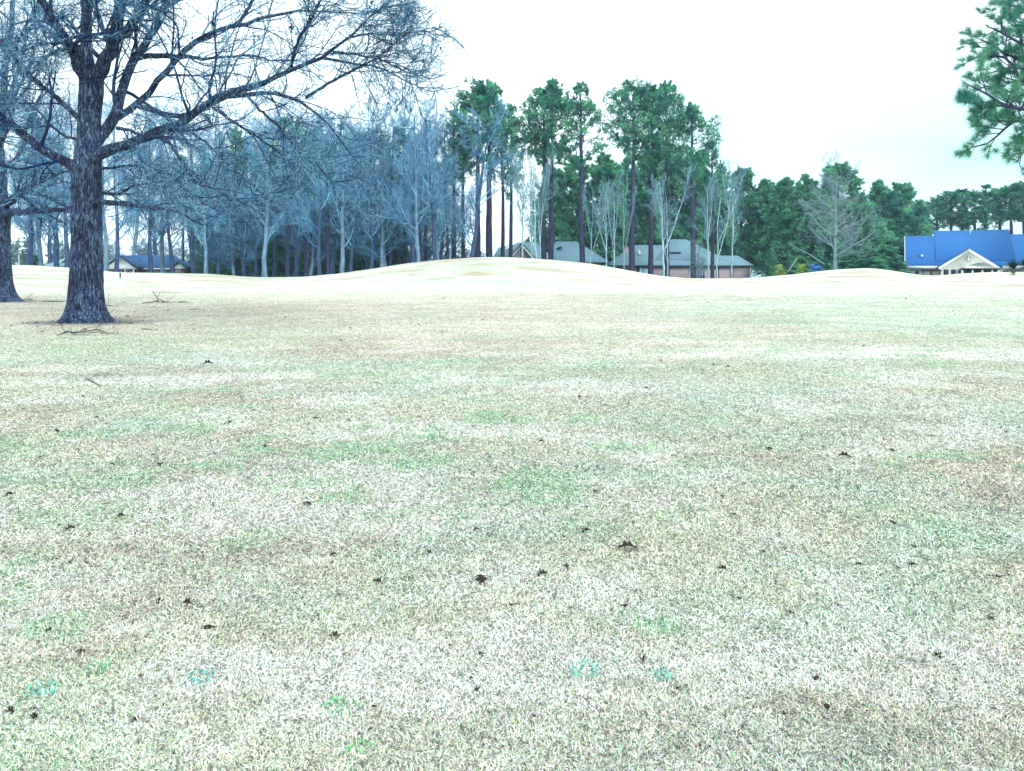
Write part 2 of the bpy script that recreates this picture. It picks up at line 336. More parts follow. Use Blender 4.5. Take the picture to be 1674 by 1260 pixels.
# the turf goes on beside the camera too
p2 = 560+900*rng.random(420000)**.7; Y2 = H0*F/(p2-HY); sd2 = rng.choice([-1, 1], len(Y2)); X2 = sd2*(Y2*.667+.2*Y2*.45+1.7*rng.random(len(Y2)))
Yb = np.concatenate([Yb, Y2]); Xb = np.concatenate([Xb, X2])
def blades(Xb, Yb, rng):
    n = len(Xb); g, br, pl = masks(Xb, Yb)
    s = np.maximum(1, (Yb/3.0))**0.66
    az = 2*PI*(fbm(Xb*5, Yb*5, 95, 2)*2)+rng.normal(0, 1.7, n); el = np.radians(rng.uniform(3, 60, n))
    isg = rng.random(n) < (0.07+0.36*g)
    ln = rng.uniform(0.011, 0.031, n)*s*np.where(isg, 0.85, 1.0); w = rng.uniform(0.0009, 0.0020, n)*s
    d = np.stack([np.cos(az)*np.cos(el), np.sin(az)*np.cos(el), np.sin(el)*0.85/np.maximum(s, 1)**0.35], 1)
    side = np.stack([-np.sin(az), np.cos(az), rng.uniform(-.5, .5, n)], 1)
    p0 = np.stack([Xb, Yb, ground(Xb, Yb)+rng.uniform(-0.002, 0.010, n)*s**0.5], 1)
    bend = rng.normal(0, 0.4, n)
    p1 = p0+d*(ln*0.5)[:, None]
    d2 = norm(d+side*bend[:, None]-np.array([0, 0, 1])*rng.uniform(0.1, 0.9, n)[:, None])
    p2 = p1+d2*(ln*0.5)[:, None]; p2[:, 2] = np.maximum(p2[:, 2], p0[:, 2]-0.003)
    W = side*w[:, None]
    Vv = np.stack([p0-W*0.8, p0+W*0.8, p1+W, p1-W, p2], 1).reshape(-1, 3)
    b = np.arange(n)*5
    q = np.stack([b, b+1, b+2, b+3], 1); t = np.stack([b+3, b+2, b+4], 1)
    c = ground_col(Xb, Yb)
    k = rng.random(n)
    br_ = np.where(k < 0.20, rng.uniform(0.05, 0.35, n), np.where(k < 0.5, rng.uniform(0.6, 1.0, n), rng.uniform(1.1, 1.6, n)))
    fd = sstep(4, 26, Yb)*.5; br_ = br_*(1-fd)+.92*fd
    c = c*(br_*(.80+.46*fbm(Xb*11, Yb*11, 91, 3)))[:, None]
    gc = np.array([0.18, 0.42, 0.19])*rng.uniform(0.35, 1.6, n)[:, None]; gc[:, 2] *= rng.uniform(0.6, 2.0, n); gc[:, 0] *= rng.uniform(.5, 2.0, n)
    c = np.where(isg[:, None], gc, c)
    c = c*(1+rng.normal(0, 0.10, (n, 3)))
    return Vv, q, t, np.repeat(np.clip(c, 0.01, 0.92), 5, axis=0)
Vb, qb, tb, cb = blades(Xb, Yb, rng)
tag(put('grass', mesh_np('grass', Vb, [qb, tb], cb, False, [M_BLADE])), kind='stuff')
del Vb, qb, tb, cb

# low blue-green clover-like weeds in the near turf
def weed(px_, py_, r, colr, label, seed):
    rg = np.random.default_rng(seed); Y = H0*F/(py_-HY); X = X_(px_, Y); z = gz(X, Y); n = int(1000*r)
    a = rg.uniform(0, 2*PI, n); q = r*np.sqrt(rg.random(n)); dx = np.cos(a)*q; dy = np.sin(a)*q
    el = rg.uniform(0.3, 1.2, n); az = rg.uniform(0, 2*PI, n); ln = rg.uniform(0.012, 0.028, n)*max(1, Y/4)**.6
    p0 = np.stack([dx, dy, np.zeros(n)+0.008], 1); d = np.stack([np.cos(az)*np.cos(el), np.sin(az)*np.cos(el), np.sin(el)], 1)
    sd_ = np.stack([-np.sin(az), np.cos(az), np.zeros(n)], 1)*0.004*max(1, Y/4)**.6
    p1 = p0+d*ln[:, None]*.6; p2 = p0+d*ln[:, None]
    Vv = np.stack([p0, p1+sd_, p2, p1-sd_], 1).reshape(-1, 3); b = np.arange(n)*4
    c = np.repeat(np.array(colr)*rg.uniform(.6, 1.5, n)[:, None], 4, axis=0)
    o = put('weed_clump', mesh_np('weed_clump', Vv, [np.stack([b, b+1, b+2, b+3], 1)], c, False, [M_BLADE])); o.location = (X, Y, z)
    tag(o, label, 'weed', 'low weeds in the near turf')
weed(958, 1101, 0.07, (0.10, 0.46, 0.36), 'round blue-green weed clump low in the turf near the bottom centre', 1)
weed(1080, 1110, 0.05, (0.14, 0.50, 0.42), 'small pale teal weed clump right of the round bottom-centre weed clump', 2)
weed(330, 1114, 0.06, (0.12, 0.48, 0.42), 'teal weed clump in the lower left turf, the upper of two together', 3)
weed(70, 1136, 0.06, (0.14, 0.52, 0.44), 'teal weed clump in the turf near the left edge of the picture', 4)
weed(162, 1098, 0.05, (0.12, 0.38, 0.2), 'dark green weed clump in the lower left turf beside bright green grass', 5)
weed(1075, 1030, 0.10, (0.16, 0.46, 0.22), 'bright green weed patch in the turf above the bottom-centre teal weeds', 6)
weed(585, 1232, 0.05, (0.14, 0.45, 0.18), 'bright green weed tuft at the bottom edge of the turf', 7)
weed(560, 1165, 0.07, (0.15, 0.44, 0.22), 'green weed patch above the bright tuft at the bottom edge', 8)

# ------------------------------------------------------------------ trees
def bare_geo(seed, kind):
    """a leafless tree 20 m tall: returns trunk mesh, crown mesh"""
    rg = np.random.default_rng(seed); H = 20.0
    n = 14
    lean = rg.normal(0, 0.35, 2)
    t = np.linspace(0, 1, n)
    fork = {'forest': 0.92, 'vase': 0.75, 'spread': 0.85}[kind]
    tp = np.stack([lean[0]*t**1.5*2+np.cumsum(rg.normal(0, .08, n)), lean[1]*t**1.5*2+np.cumsum(rg.normal(0, .08, n)), t*H*fork], 1); tp[:, :2] -= tp[0, :2]
    r0 = {'forest': 0.27, 'vase': 0.15, 'spread': 0.30}[kind]
    tr = r0*(1-0.86*t)+0.015+0.5*r0*np.exp(-t*30)
    P0 = tp[None]; R0 = tr[None]
    sub = []
    if kind == 'vase':     # two or three tall leaders
        q = sprout(P0, R0, 2, rg, 0.22, 0.5, 18, 5, 0.75, 0.1, 9, 0.06, 0.06, 0.75, 0.03, 0.25); P0b = np.concatenate([resamp(tp, 10)[None], q[0]]); R0b = np.concatenate([resamp(np.c_[tp, tr], 10)[None, :, 3], q[1]])
        sub.append((q[0], q[1], 6))
    else: P0b, R0b = P0, R0
    low, k1, lr, a1, tr1 = {'forest': (0.20, 22, 0.36, 50, 0.10), 'vase': (0.38, 9, 0.32, 40, 0.12), 'spread': (0.16, 30, 0.46, 62, 0.05)}[kind]
    P1, R1 = sprout(P0b, R0b, k1, rg, low, 0.98, a1, 10, lr, 0.55, 7, 0.11, tr1, 0.36 if kind == 'forest' else .5, 0.028, 0.3)
    kk = 5 if kind == 'vase' else 7
    P2, R2 = sprout(P1, R1, kk, rg, 0.15, 1, 42, 12, 0.50, 0.4, 4, 0.13, 0.06, 0.6, 0.018, 0.5)
    P3, R3 = sprout(P2, R2, 6, rg, 0.12, 1, 40, 14, 0.55, 0.35, 3, 0.14, 0.06, 0.65, 0.0115, 0.6)
    P4, R4 = sprout(P3, R3, 3 if kind == 'vase' else 6, rg, 0.1, 1, 38, 14, 0.62, 0.3, 2, 0.14, 0.05, 0.7, 0.0075, 0.6)
    T = Geo(); Cc = Geo()
    pal = kind == 'vase'
    lo, hi = ((0.20, 0.36, 0.44), (0.36, 0.54, 0.60)) if pal else ((((0.050, 0.085, 0.18) if seed % 3 else (0.17, 0.28, 0.40)), (0.15, 0.23, 0.36)) if kind == 'forest' else ((0.2, 0.3, 0.36), (0.38, 0.48, 0.53)))
    v, q = tube_geo(P0, R0, 10, 0.04, rg); T.add(v, q, lo if not pal else hi)
    if sub: v, q = tube_geo(sub[0][0], sub[0][1], 7); T.add(v, q, hi)
    lo2, hi2 = ((0.10, 0.24, 0.32), (0.34, 0.56, 0.64)) if pal else (((0.05, 0.18, 0.38), (0.32, 0.66, 0.85)) if kind == 'forest' else ((0.12, 0.20, 0.25), (0.38, 0.50, 0.55)))
    for P, R, s in ((P1, R1, 5), (P2, R2, 4), (P3, R3, 3), (P4, R4, 3)):
        v, q = tube_geo(P, R, s); Cc.add(v, q, tone_of(len(P), P.shape[1], s, rg, lo2, hi2, 1.6))
    return T.mesh('bare_trunk', [M_BARK], True), Cc.mesh('bare_crown', [M_TWIG])
def tufts(G, pos, dirs, rg, ln, w, m, lo, hi, tri=True, spread=1.0, up=0.3, pw=1.0):
    n = len(pos)
    d = norm(dirs[:, None, :]*0.8+rg.normal(0, spread, (n, m, 3))+np.array([0, 0, up]))
    l = ln*rg.uniform(0.7, 1.25, (n, m, 1))
    sdv = norm(np.cross(d, rg.normal(size=d.shape)))
    p = pos[:, None, :]+np.zeros((n, m, 3))
    V = np.stack([p-sdv*w*0.5, p+sdv*w*0.5, p+d*l], 2).reshape(-1, 3)
    b = np.arange(n*m)*3
    cl = fbm(pos[:, 0]*.7+pos[:, 2]*.45, pos[:, 1]*.7-pos[:, 2]*.5, 8, 2)
    t = np.clip((cl-.3)*2.4, 0, 1)*.65+.35*rg.random(n); t = np.clip(t, 0, 1)**pw  # clump tone: branch variance plus highlight and dark contrast put into the colour
    c = np.array(lo)+(np.array(hi)-np.array(lo))*t[:, None]; c = c[:, None, :]*rg.uniform(0.75, 1.25, (n, m, 1))
    G.add(V, np.stack([b, b+1, b+2], 1), np.repeat(c.reshape(-1, 3), 3, axis=0))
def pine_geo(seed, H=28.0, cb=0.6, wid=4.2, dens=1.0, kind='tall'):
    rg = np.random.default_rng(seed); n = 16; t = np.linspace(0, 1, n)
    tp = np.stack([np.cumsum(rg.normal(0, .06, n)), np.cumsum(rg.normal(0, .06, n)), t*H*0.97], 1); tp[:, :2] -= tp[0, :2]
    r0 = 0.46 if kind == 'tall' else 0.26
    tr = r0*(1-0.72*t**1.3)+0.4*r0*np.exp(-t*40)
    T = Geo(); Cc = Geo()
    v, q = tube_geo(tp[None], tr[None], 10, 0.05, rg); T.add(v, q, (0.050, 0.045, 0.105) if kind == 'tall' else (0.045, 0.05, 0.085))
    NL = int(46*dens)
    s = np.sort(rg.random(NL)); s[-4:] = 0.98
    ts = cb+(1-cb)*s
    prof = wid*(1-0.62*np.abs(s-0.42)**1.7/0.58**1.7)*rg.uniform(0.6, 1.1, NL)
    if kind == 'low': prof = wid*(1.0-0.62*s**1.6)*rg.uniform(0.7, 1.1, NL)
    base = np.stack([np.interp(ts, t, tp[:, i]) for i in range(3)], 1)
    az = rg.uniform(0, 2*PI)+np.arange(NL)*2.4+rg.normal(0, .4, NL)
    el = np.radians(rg.normal(6, 10, NL)+46*s**1.5)
    d = np.stack([np.cos(az)*np.cos(el), np.sin(az)*np.cos(el), np.sin(el)], 1)
    pts = [base]; p = base
    for i in range(6):
        d = norm(d+rg.normal(0, .09, d.shape)+np.array([0, 0, 0.05])); p = p+d*(prof/6)[:, None]; pts.append(p)
    P1 = np.stack(pts, 1); R1 = np.maximum(0.075*(prof/wid)[:, None]*np.linspace(1, 0.25, 7), 0.02)
    P2, R2 = sprout(P1, R1, 8, rg, 0.3, 1, 48, 12, 0.42, 0.35, 3, 0.12, 0.05, 0.6, 0.018)
    P3, R3 = sprout(P2, R2, 5, rg, 0.25, 1, 45, 14, 0.55, 0.3, 2, 0.12, 0.08, 0.6, 0.012)
    for P, R, k in ((P1, R1, 5), (P2, R2, 3), (P3, R3, 3)):
        v, q = tube_geo(P, R, k); T.add(v, q, (0.06, 0.07, 0.13))
    tips = np.concatenate([P3[:, -1], P3[:, 1], P2[:, -1], P2[:, 2], P1[:, -1]]); dr = norm(np.concatenate([P3[:, -1]-P3[:, 0], P3[:, -1]-P3[:, 0], P2[:, -1]-P2[:, 0], P2[:, -1]-P2[:, 0], P1[:, -1]-P1[:, 0]]))
    if kind == 'tall':
        m_ = rg.random(len(tips)) < 0.8
        tufts(Cc, tips[m_], dr[m_], rg, 0.31, 0.07, 13, (0.008, 0.11, 0.15), (0.22, 0.66, 0.33), pw=1.3)
    else:
        tufts(Cc, tips, dr, rg, 0.34, 0.09, 14, (0.010, 0.13, 0.17), (0.30, 0.72, 0.40), pw=1.1)
    return T.mesh('pine_trunk', [M_BARK], True), Cc.mesh('pine_crown', [M_LEAF])
V_FOREST = [bare_geo(s, 'forest') for s in range(11, 17)]
V_VASE = [bare_geo(s, 'vase') for s in range(31, 36)]
V_SPREAD = [bare_geo(s, 'spread') for s in (51, 52)]
V_PINE = [pine_geo(70, 28, .64, 5.0), pine_geo(71, 28, .68, 4.6, .9), pine_geo(72, 28, .60, 4.5, .7), pine_geo(73, 28, .68, 5.0, 1.0), pine_geo(74, 28, .52, 3.8, 0.65)]
V_LOW = [pine_geo(80+i, 16, .10, 4.3, 1.7, 'low') for i in range(4)]
protos = {}
def make_tree(name, var, key, px, Y, top, wid, label, cat, group=None, rz=0.0, base=None):
    """trunk and crown meshes are shared between the copies; each tree is its own object"""
    X = X_(px, Y); z0 = gz(X, Y)-0.1
    H = {'bare': 20.0, 'pine': 28.0, 'low': 16.0}[key]
    sz = (Z_(top, Y)-z0)/H
    o = empty(name, (X, Y, z0), rz, (sz*wid, sz*wid, sz))
    put('trunk', var[0], o); put('crown', var[1], o)
    tag(o, label, cat, group)
    return o
rnd = random.Random(5)
# --- tall pines
TP = [  # px, Y, top, variant, width, label
 (781, 120, 152, 0, 1.05, 'tall pine over the big mound, its thick trunk the left one of a close pair'),
 (798, 121, 143, 3, 1.15, 'tall pine over the big mound, its thick trunk the right one of a close pair'),
 (822, 124, 190, 4, 0.8, 'slimmer tall pine just right of the paired pine trunks above the mound crest'),
 (835, 128, 178, 2, 0.75, 'tall slim pine standing behind the white-gabled grey-roofed house'),
 (757, 122, 176, 4, 0.75, 'very slim dark pine, second trunk left of the thick pair over the big mound'),
 (743, 121, 186, 2, 0.7, 'slim leaning pine at the left end of the open gap over the mound'),
 (889, 122, 150, 1, 0.9, 'tall round-topped pine, left of two trunks before the grey hip roof'),
 (901, 121, 141, 0, 0.9, 'tall round-topped pine, right of two trunks before the grey hip roof'),
 (952, 118, 146, 2, 0.95, 'lone tall open-crowned pine before the right end of the grey hip roof'),
 (1033, 119, 145, 3, 0.95, 'tall pine with reddish trunk at the left end of the brick house'),
 (1064, 121, 150, 0, 0.85, 'tall pine whose crown touches its left neighbour, trunk before the brick house'),
 (1090, 125, 142, 1, 0.85, 'tall pine behind the brick house with the highest crown of the right group'),
 (1133, 118, 180, 0, 0.98, 'thick tall pine before the tallest roof peak of the brick house'),
 (1165, 127, 235, 4, 0.8, 'lower ragged pine at the right edge of the tall pine group'),
]
for i, (px, Y, top, v, w, lab) in enumerate(TP):
    make_tree('pine_tree', V_PINE[v], 'pine', px, Y, top, w, lab, 'pine tree', 'tall pines behind the big mound', i*1.7)
# pines inside the left wood
LP = [(385, 118, 215, 1, .8, 'dark pine trunk in the left wood, first thick dark trunk right of the small garages'), (404, 122, 235, 2, .7, 'slim dark pine close right of the first thick dark trunk of the left wood'),
 (470, 112, 200, 0, .8, 'thickest purplish pine trunk in the middle of the left wood'), (520, 124, 215, 3, .7, 'pine hidden among bare trees right of the thickest purplish trunk'),
 (558, 120, 205, 4, .8, 'dark pine in the left wood where the mound begins to rise'), (588, 124, 220, 1, .7, 'dark pine behind pale stems left of the leaning trees'),
 (652, 119, 215, 2, .8, 'slim dark pine, left of two on the rising left slope of the mound'), (662, 120, 200, 4, .75, 'slim dark pine, right of two on the rising left slope of the mound'),
 (432, 128, 250, 3, .7, 'pine with ragged crown deep in the left wood'), (300, 146, 260, 2, .7, 'pine standing behind the small garage at the left'),
 (332, 121, 262, 4, .75, 'dark slim pine right of the narrow red brick house end'), (372, 123, 250, 1, .75, 'slim dark pine close left of the first thick dark trunk'), (500, 116, 228, 2, .75, 'dark pine right of the thickest purplish trunk, before the dip'),
 (536, 113, 232, 4, .8, 'straight dark pine right of the lowest dip of the ridge'), (612, 117, 215, 1, .75, 'straight dark pine on the lower left slope of the mound'), (696, 122, 210, 4, .75, 'slim dark pine beside the sky gap left of the big pines')]
for i, (px, Y, top, v, w, lab) in enumerate(LP):
    make_tree('pine_tree', V_PINE[v], 'pine', px, Y, top, w, lab, 'pine tree', 'pines inside the left wood', i*2.1)
# --- bare trees, front row of the left wood
FR = [(50, 112, 150, 'slender bare tree right of the left-edge oak trunk'), (66, 116, 170, 'bare tree between the lamp post and the pale green roof'), (90, 110, 140, 'bare tree standing before the pale green roof'),
 (107, 104, 165, 'dark leaning bare tree just left of the big oak trunk'), (172, 106, 150, 'bare tree touching the right side of the big oak trunk'), (190, 105, 145, 'dark forked leaning bare tree left of the white gable'),
 (247, 112, 170, 'thin dark bare tree right of the white gable'), (268, 118, 180, 'bare tree over the long blue roof at the left'),
 (284, 114, 190, 'bare tree beside the small garage with white gable'), (318, 113, 185, 'bare tree right of the small garage'), (337, 110, 190, 'pale twisted bare tree before the small red brick wall'),
 (356, 114, 178, 'pale straight bare tree left of the first thick dark trunk'), (418, 116, 185, 'bare tree between dark pine trunks of the left wood'), (432, 109, 178, 'pale grey thick bare trunk left of the purplish pine'),
 (450, 118, 190, 'bare tree close left of the purplish pine'), (487, 114, 182, 'bare tree close right of the purplish pine'), (505, 119, 190, 'bare tree in the middle of the left wood, near the low point of the ridge'),
 (523, 108, 188, 'pale crooked bare tree at the lowest dip of the grass ridge'), (543, 115, 182, 'bare tree right of the pale crooked one at the dip'), (557, 111, 185, 'thick grey bare tree at the foot of the big mound'),
 (571, 113, 188, 'bare tree next to the thick grey one at the foot of the mound'), (605, 113, 186, 'pale bare tree on the lower left slope of the mound'), (623, 114, 180, 'bare tree with pale stem on the left slope of the mound'),
 (640, 118, 176, 'bare tree with broad rounded twiggy crown behind the slope'), (676, 113, 172, 'dark bare tree right of the two slim pines'), (684, 110, 185, 'leaning bare tree, left of a crossing pair on the mound'),
 (690, 116, 176, 'upright bare tree behind the crossing pair on the mound'), (709, 112, 170, 'leaning pale bare tree left of the sky gap'), (714, 117, 182, 'bare tree at the left edge of the sky gap'), (730, 119, 184, 'bare tree with branches reaching into the sky gap')]
for i, (px, Y, top, lab) in enumerate(FR):
    make_tree('bare_tree', V_FOREST[i % 6], 'bare', px, Y, top+rnd.uniform(-8, 8), rnd.uniform(.8, 1.05), lab, 'bare tree', 'bare trees of the left wood', i*1.3)
# back rows: nothing tells these apart
k = 0
for (a, b, n, y0, y1, t0, t1, lab) in ((10, 330, 6, 128, 165, 185, 240, 'faint bare tree in the back rows of the wood left of the garages'), (330, 740, 14, 128, 160, 190, 235, 'faint bare tree in the back rows of the dense wood between garages and mound')):
    for i in range(n):
        px = a+(b-a)*(i+rnd.random())/n
        make_tree('bare_tree', V_FOREST[(k*5+1) % 6], 'bare', px, rnd.uniform(y0, y1) if not 170 < px < 330 else rnd.uniform(155, 168), rnd.uniform(t0, t1), rnd.uniform(.9, 1.2), lab, 'bare tree', 'back rows of the left wood', k*.9); k += 1
make_tree('bare_tree', V_FOREST[2], 'bare', 768, 113, 178, 1.15, 'purple-grey bare tree with dense round twig crown left of the paired pines', 'bare tree', None, .4)
# --- pale bare trees before the houses
VA = [(854, 112, 205, 1.0, 'tall pale bare tree before the small white gable window'), (876, 111, 215, 1.0, 'tall pale bare tree right of the white gable, with feathery top'), (884, 116, 230, .8, 'thin pale bare tree close left of the two hip-roof pines'), (868, 117, 222, .8, 'thin pale bare tree behind the feathery-topped one'),
 (966, 112, 262, .8, 'thin pale bare tree before the right end of the grey hip roof'), (992, 110, 262, .9, 'pale bare tree, left of two between the two grey-roofed houses'), (1004, 112, 258, .9, 'pale bare tree, right of two between the two grey-roofed houses'), (1020, 115, 275, .7, 'thin pale bare sapling beside the brick chimney'),
 (1085, 108, 250, 1.25, 'wide-spreading pale bare tree before the middle of the brick house'), (1092, 110, 262, .8, 'leaning pale bare tree beside the wide-spreading one'), (1158, 110, 252, .9, 'pale bare tree left of the dark door of the brick house'), (1172, 111, 258, 1.0, 'pale bare tree before the dark door of the brick house'), (1196, 122, 230, .9, 'faint tall bare tree above the right end of the brick house')]
for i, (px, Y, top, w, lab) in enumerate(VA):
    make_tree('bare_tree', V_VASE[i % 5], 'bare', px, Y, top, w*.85, lab, 'bare tree', 'pale bare trees before the houses', i*2.2)
make_tree('bare_tree', V_SPREAD[0], 'bare', 1365, 104, 262, 1.05, 'large pale bare tree with wide low branches before the evergreens at the right', 'bare tree', None, .5)
make_tree('bare_tree', V_SPREAD[1], 'bare', 1143, 116, 385, .9, 'small low bare tree before the right half of the brick house', 'bare tree', None, .9)
0 and make_tree('bare_tree', V_SPREAD[1], 'bare', 1212, 120, 345, .8, 'pale bare tree at the right corner of the brick house before dark evergreens', 'bare tree', None, 2.9)
make_tree('bare_tree', V_FOREST[3], 'bare', 1358, 150, 258, .8, 'faint bare treetop rising behind the round evergreen crown', 'bare tree', None, 2.9)
# --- evergreen mass
EV = [(905, 148, 285, 1.0), (935, 150, 275, 1.0), (985, 146, 268, 1.05), (1025, 150, 275, 1.05), (1060, 152, 270, 1.1), (1100, 148, 262, 1.1), (1140, 150, 275, 1.1), (1175, 148, 285, 1.0),
 (1212, 152, 288, 1.1), (1256, 150, 305, 1.15), (1285, 140, 304, 1.2), (1318, 136, 300, 1.15), (1372, 134, 283, 1.5), (1340, 128, 322, 1.1), (1405, 130, 330, 1.1), (1440, 138, 308, 1.3), (1478, 142, 310, 1.2), (1500, 160, 336, .9)]
EL = ['round dark evergreen behind the small white gable', 'dark evergreen behind the ridge of the grey hip roof', 'dark evergreen behind the gap between the grey-roofed houses', 'dark evergreen behind the brick chimney',
 'dark evergreen behind the left roof slope of the brick house', 'dark evergreen behind the middle of the brick house roof', 'dark evergreen behind the tallest roof peak of the brick house', 'dark evergreen behind the low right roof of the brick house',
 'broad evergreen just right of the brick house, the left one of the evergreen row', 'broad yellowish-green evergreen standing forward right of the brick house', 'evergreen behind the palm nearest the brick house', 'evergreen behind the blue box and right palm',
 'tallest round-topped evergreen behind the large pale bare tree', 'lower evergreen left of the large pale bare tree trunk', 'lower evergreen right of the large pale bare tree', 'broad evergreen left of the blue-roofed building', 'evergreen whose edge meets the left gable of the blue-roofed building', 'small far evergreen above the left corner of the blue roof']
for i, ((px, Y, top, w), lab) in enumerate(zip(EV, EL)):
    make_tree('evergreen_tree', V_LOW[i % 4], 'low', px, Y, top, w, lab, 'evergreen tree', 'evergreen trees behind the houses', i*1.1)
RB = [(1532, 172, 328, 'thin pine above the left corner of the blue roof'), (1553, 170, 318, 'pine above the left part of the blue roof, second from the roof corner'), (1572, 172, 314, 'pine above the peak of the cream front gable'), (1594, 168, 318, 'pine right of the cream gable peak, above the blue roof'),
 (1612, 170, 304, 'highest pine above the blue roof'), (1634, 172, 310, 'pine next right of the highest one above the blue roof'), (1655, 168, 306, 'pine above the right part of the blue roof'), (1676, 168, 302, 'pine above the blue roof cut by the picture edge')]
for i, (px, Y, top, lab) in enumerate(RB):
    make_tree('pine_tree', V_PINE[(i*2+1) % 5], 'pine', px, Y, top, 1.5, lab, 'pine tree', 'pines behind the blue-roofed building', i*1.9)
# evergreen shrubs under the trees
SH = [(1268, 128, 400, .8), (1262, 126, 412, .6), (1395, 118, 415, 1.1), (1420, 116, 410, 1.2), (1452, 118, 405, 1.2), (1456, 122, 412, .9), (1340, 120, 420, .8), (600, 121, 400, 1.1), (632, 122, 395, 1.1), (575, 123, 402, 1.1), (540, 124, 398, 1.1), (500, 122, 400, 1.1), (452, 123, 395, 1.1), (420, 124, 402, 1.), (395, 123, 412, 1.0), (360, 124, 415, .8), (58, 120, 420, .8), (962, 150, 395, 1.0), (1002, 150, 385, 1.0),(1300, 126, 400, .9)]
for i, (px, Y, top, w) in enumerate(SH):
    lab = 'dark evergreen shrub in the shade of the left wood' if px < 700 else ('dark evergreen shrub between the grey-roofed houses' if px < 1100 else 'dark evergreen shrub on the far side of the right-hand grass ridge')
    make_tree('evergreen_shrub', V_LOW[(i+1) % 4], 'low', px, Y, top, w*1.9, lab, 'shrub', 'evergreen shrubs under the trees', i*.7)
# thin young trees filling the wood between the trunks
US = [(20+i*13.5+rnd.uniform(-5, 5), rnd.uniform(114, 134), rnd.uniform(280, 350)) for i in range(53)]
for i, (px, Y, top) in enumerate(US):
    if px < 340 or i % 3 == 2: continue
    lab = 'young bare tree under the tall ones left of the garages' if px < 330 else 'young bare tree under the tall ones between garages and mound'
    make_tree('bare_tree', V_FOREST[(i*2+1) % 6], 'bare', px, Y, top, 1.8, lab, 'bare tree', 'young trees inside the left wood', i*1.7)
MG = [(352, 140, 345), (378, 138, 320), (412, 142, 310), (448, 140, 305), (486, 138, 290), (520, 141, 300), (556, 139, 285), (592, 140, 300), (628, 138, 290)]
for i, (px, Y, top) in enumerate(MG):
    make_tree('evergreen_tree', V_LOW[i % 4], 'low', px, Y, top, 1.35, 'dark evergreen half hidden behind the trunks of the left wood', 'evergreen tree', 'evergreens inside the left wood', i*1.3)
# far wood
def far_wood():
    rg = np.random.default_rng(9); G = Geo()
    n = 130; X = np.linspace(-330, 330, n)+rg.normal(0, 2, n); Y = rg.uniform(330, 380, n); hh = rg.uniform(7.5, 11.5, n)+3*vnoise(X*0.02, X*0, 4)+5.5*(X < -85)
    for i in range(n):
        z = gz(X[i], Y[i]); m = 300
        q = norm(rg.normal(size=(m, 3)))*(rg.random((m, 1))**.4); q = q*np.array([5, 4, hh[i]*.5+1.5])+np.array([X[i], Y[i], z+hh[i]*.55+1])
        ever = rg.random() < .45
        tufts(G, q, np.zeros((m, 3)), rg, 1.3, 0.4 if ever else .16, 7, (0.03, 0.10, 0.12) if ever else (0.10, 0.14, 0.2), (0.05, 0.16, 0.14) if ever else (0.2, 0.28, 0.36))
    tag(put('far_wood', G.mesh('far_wood', [M_LEAF])), 'low bluish line of far trees seen through the trunks', 'wood', kind='stuff')
far_wood()

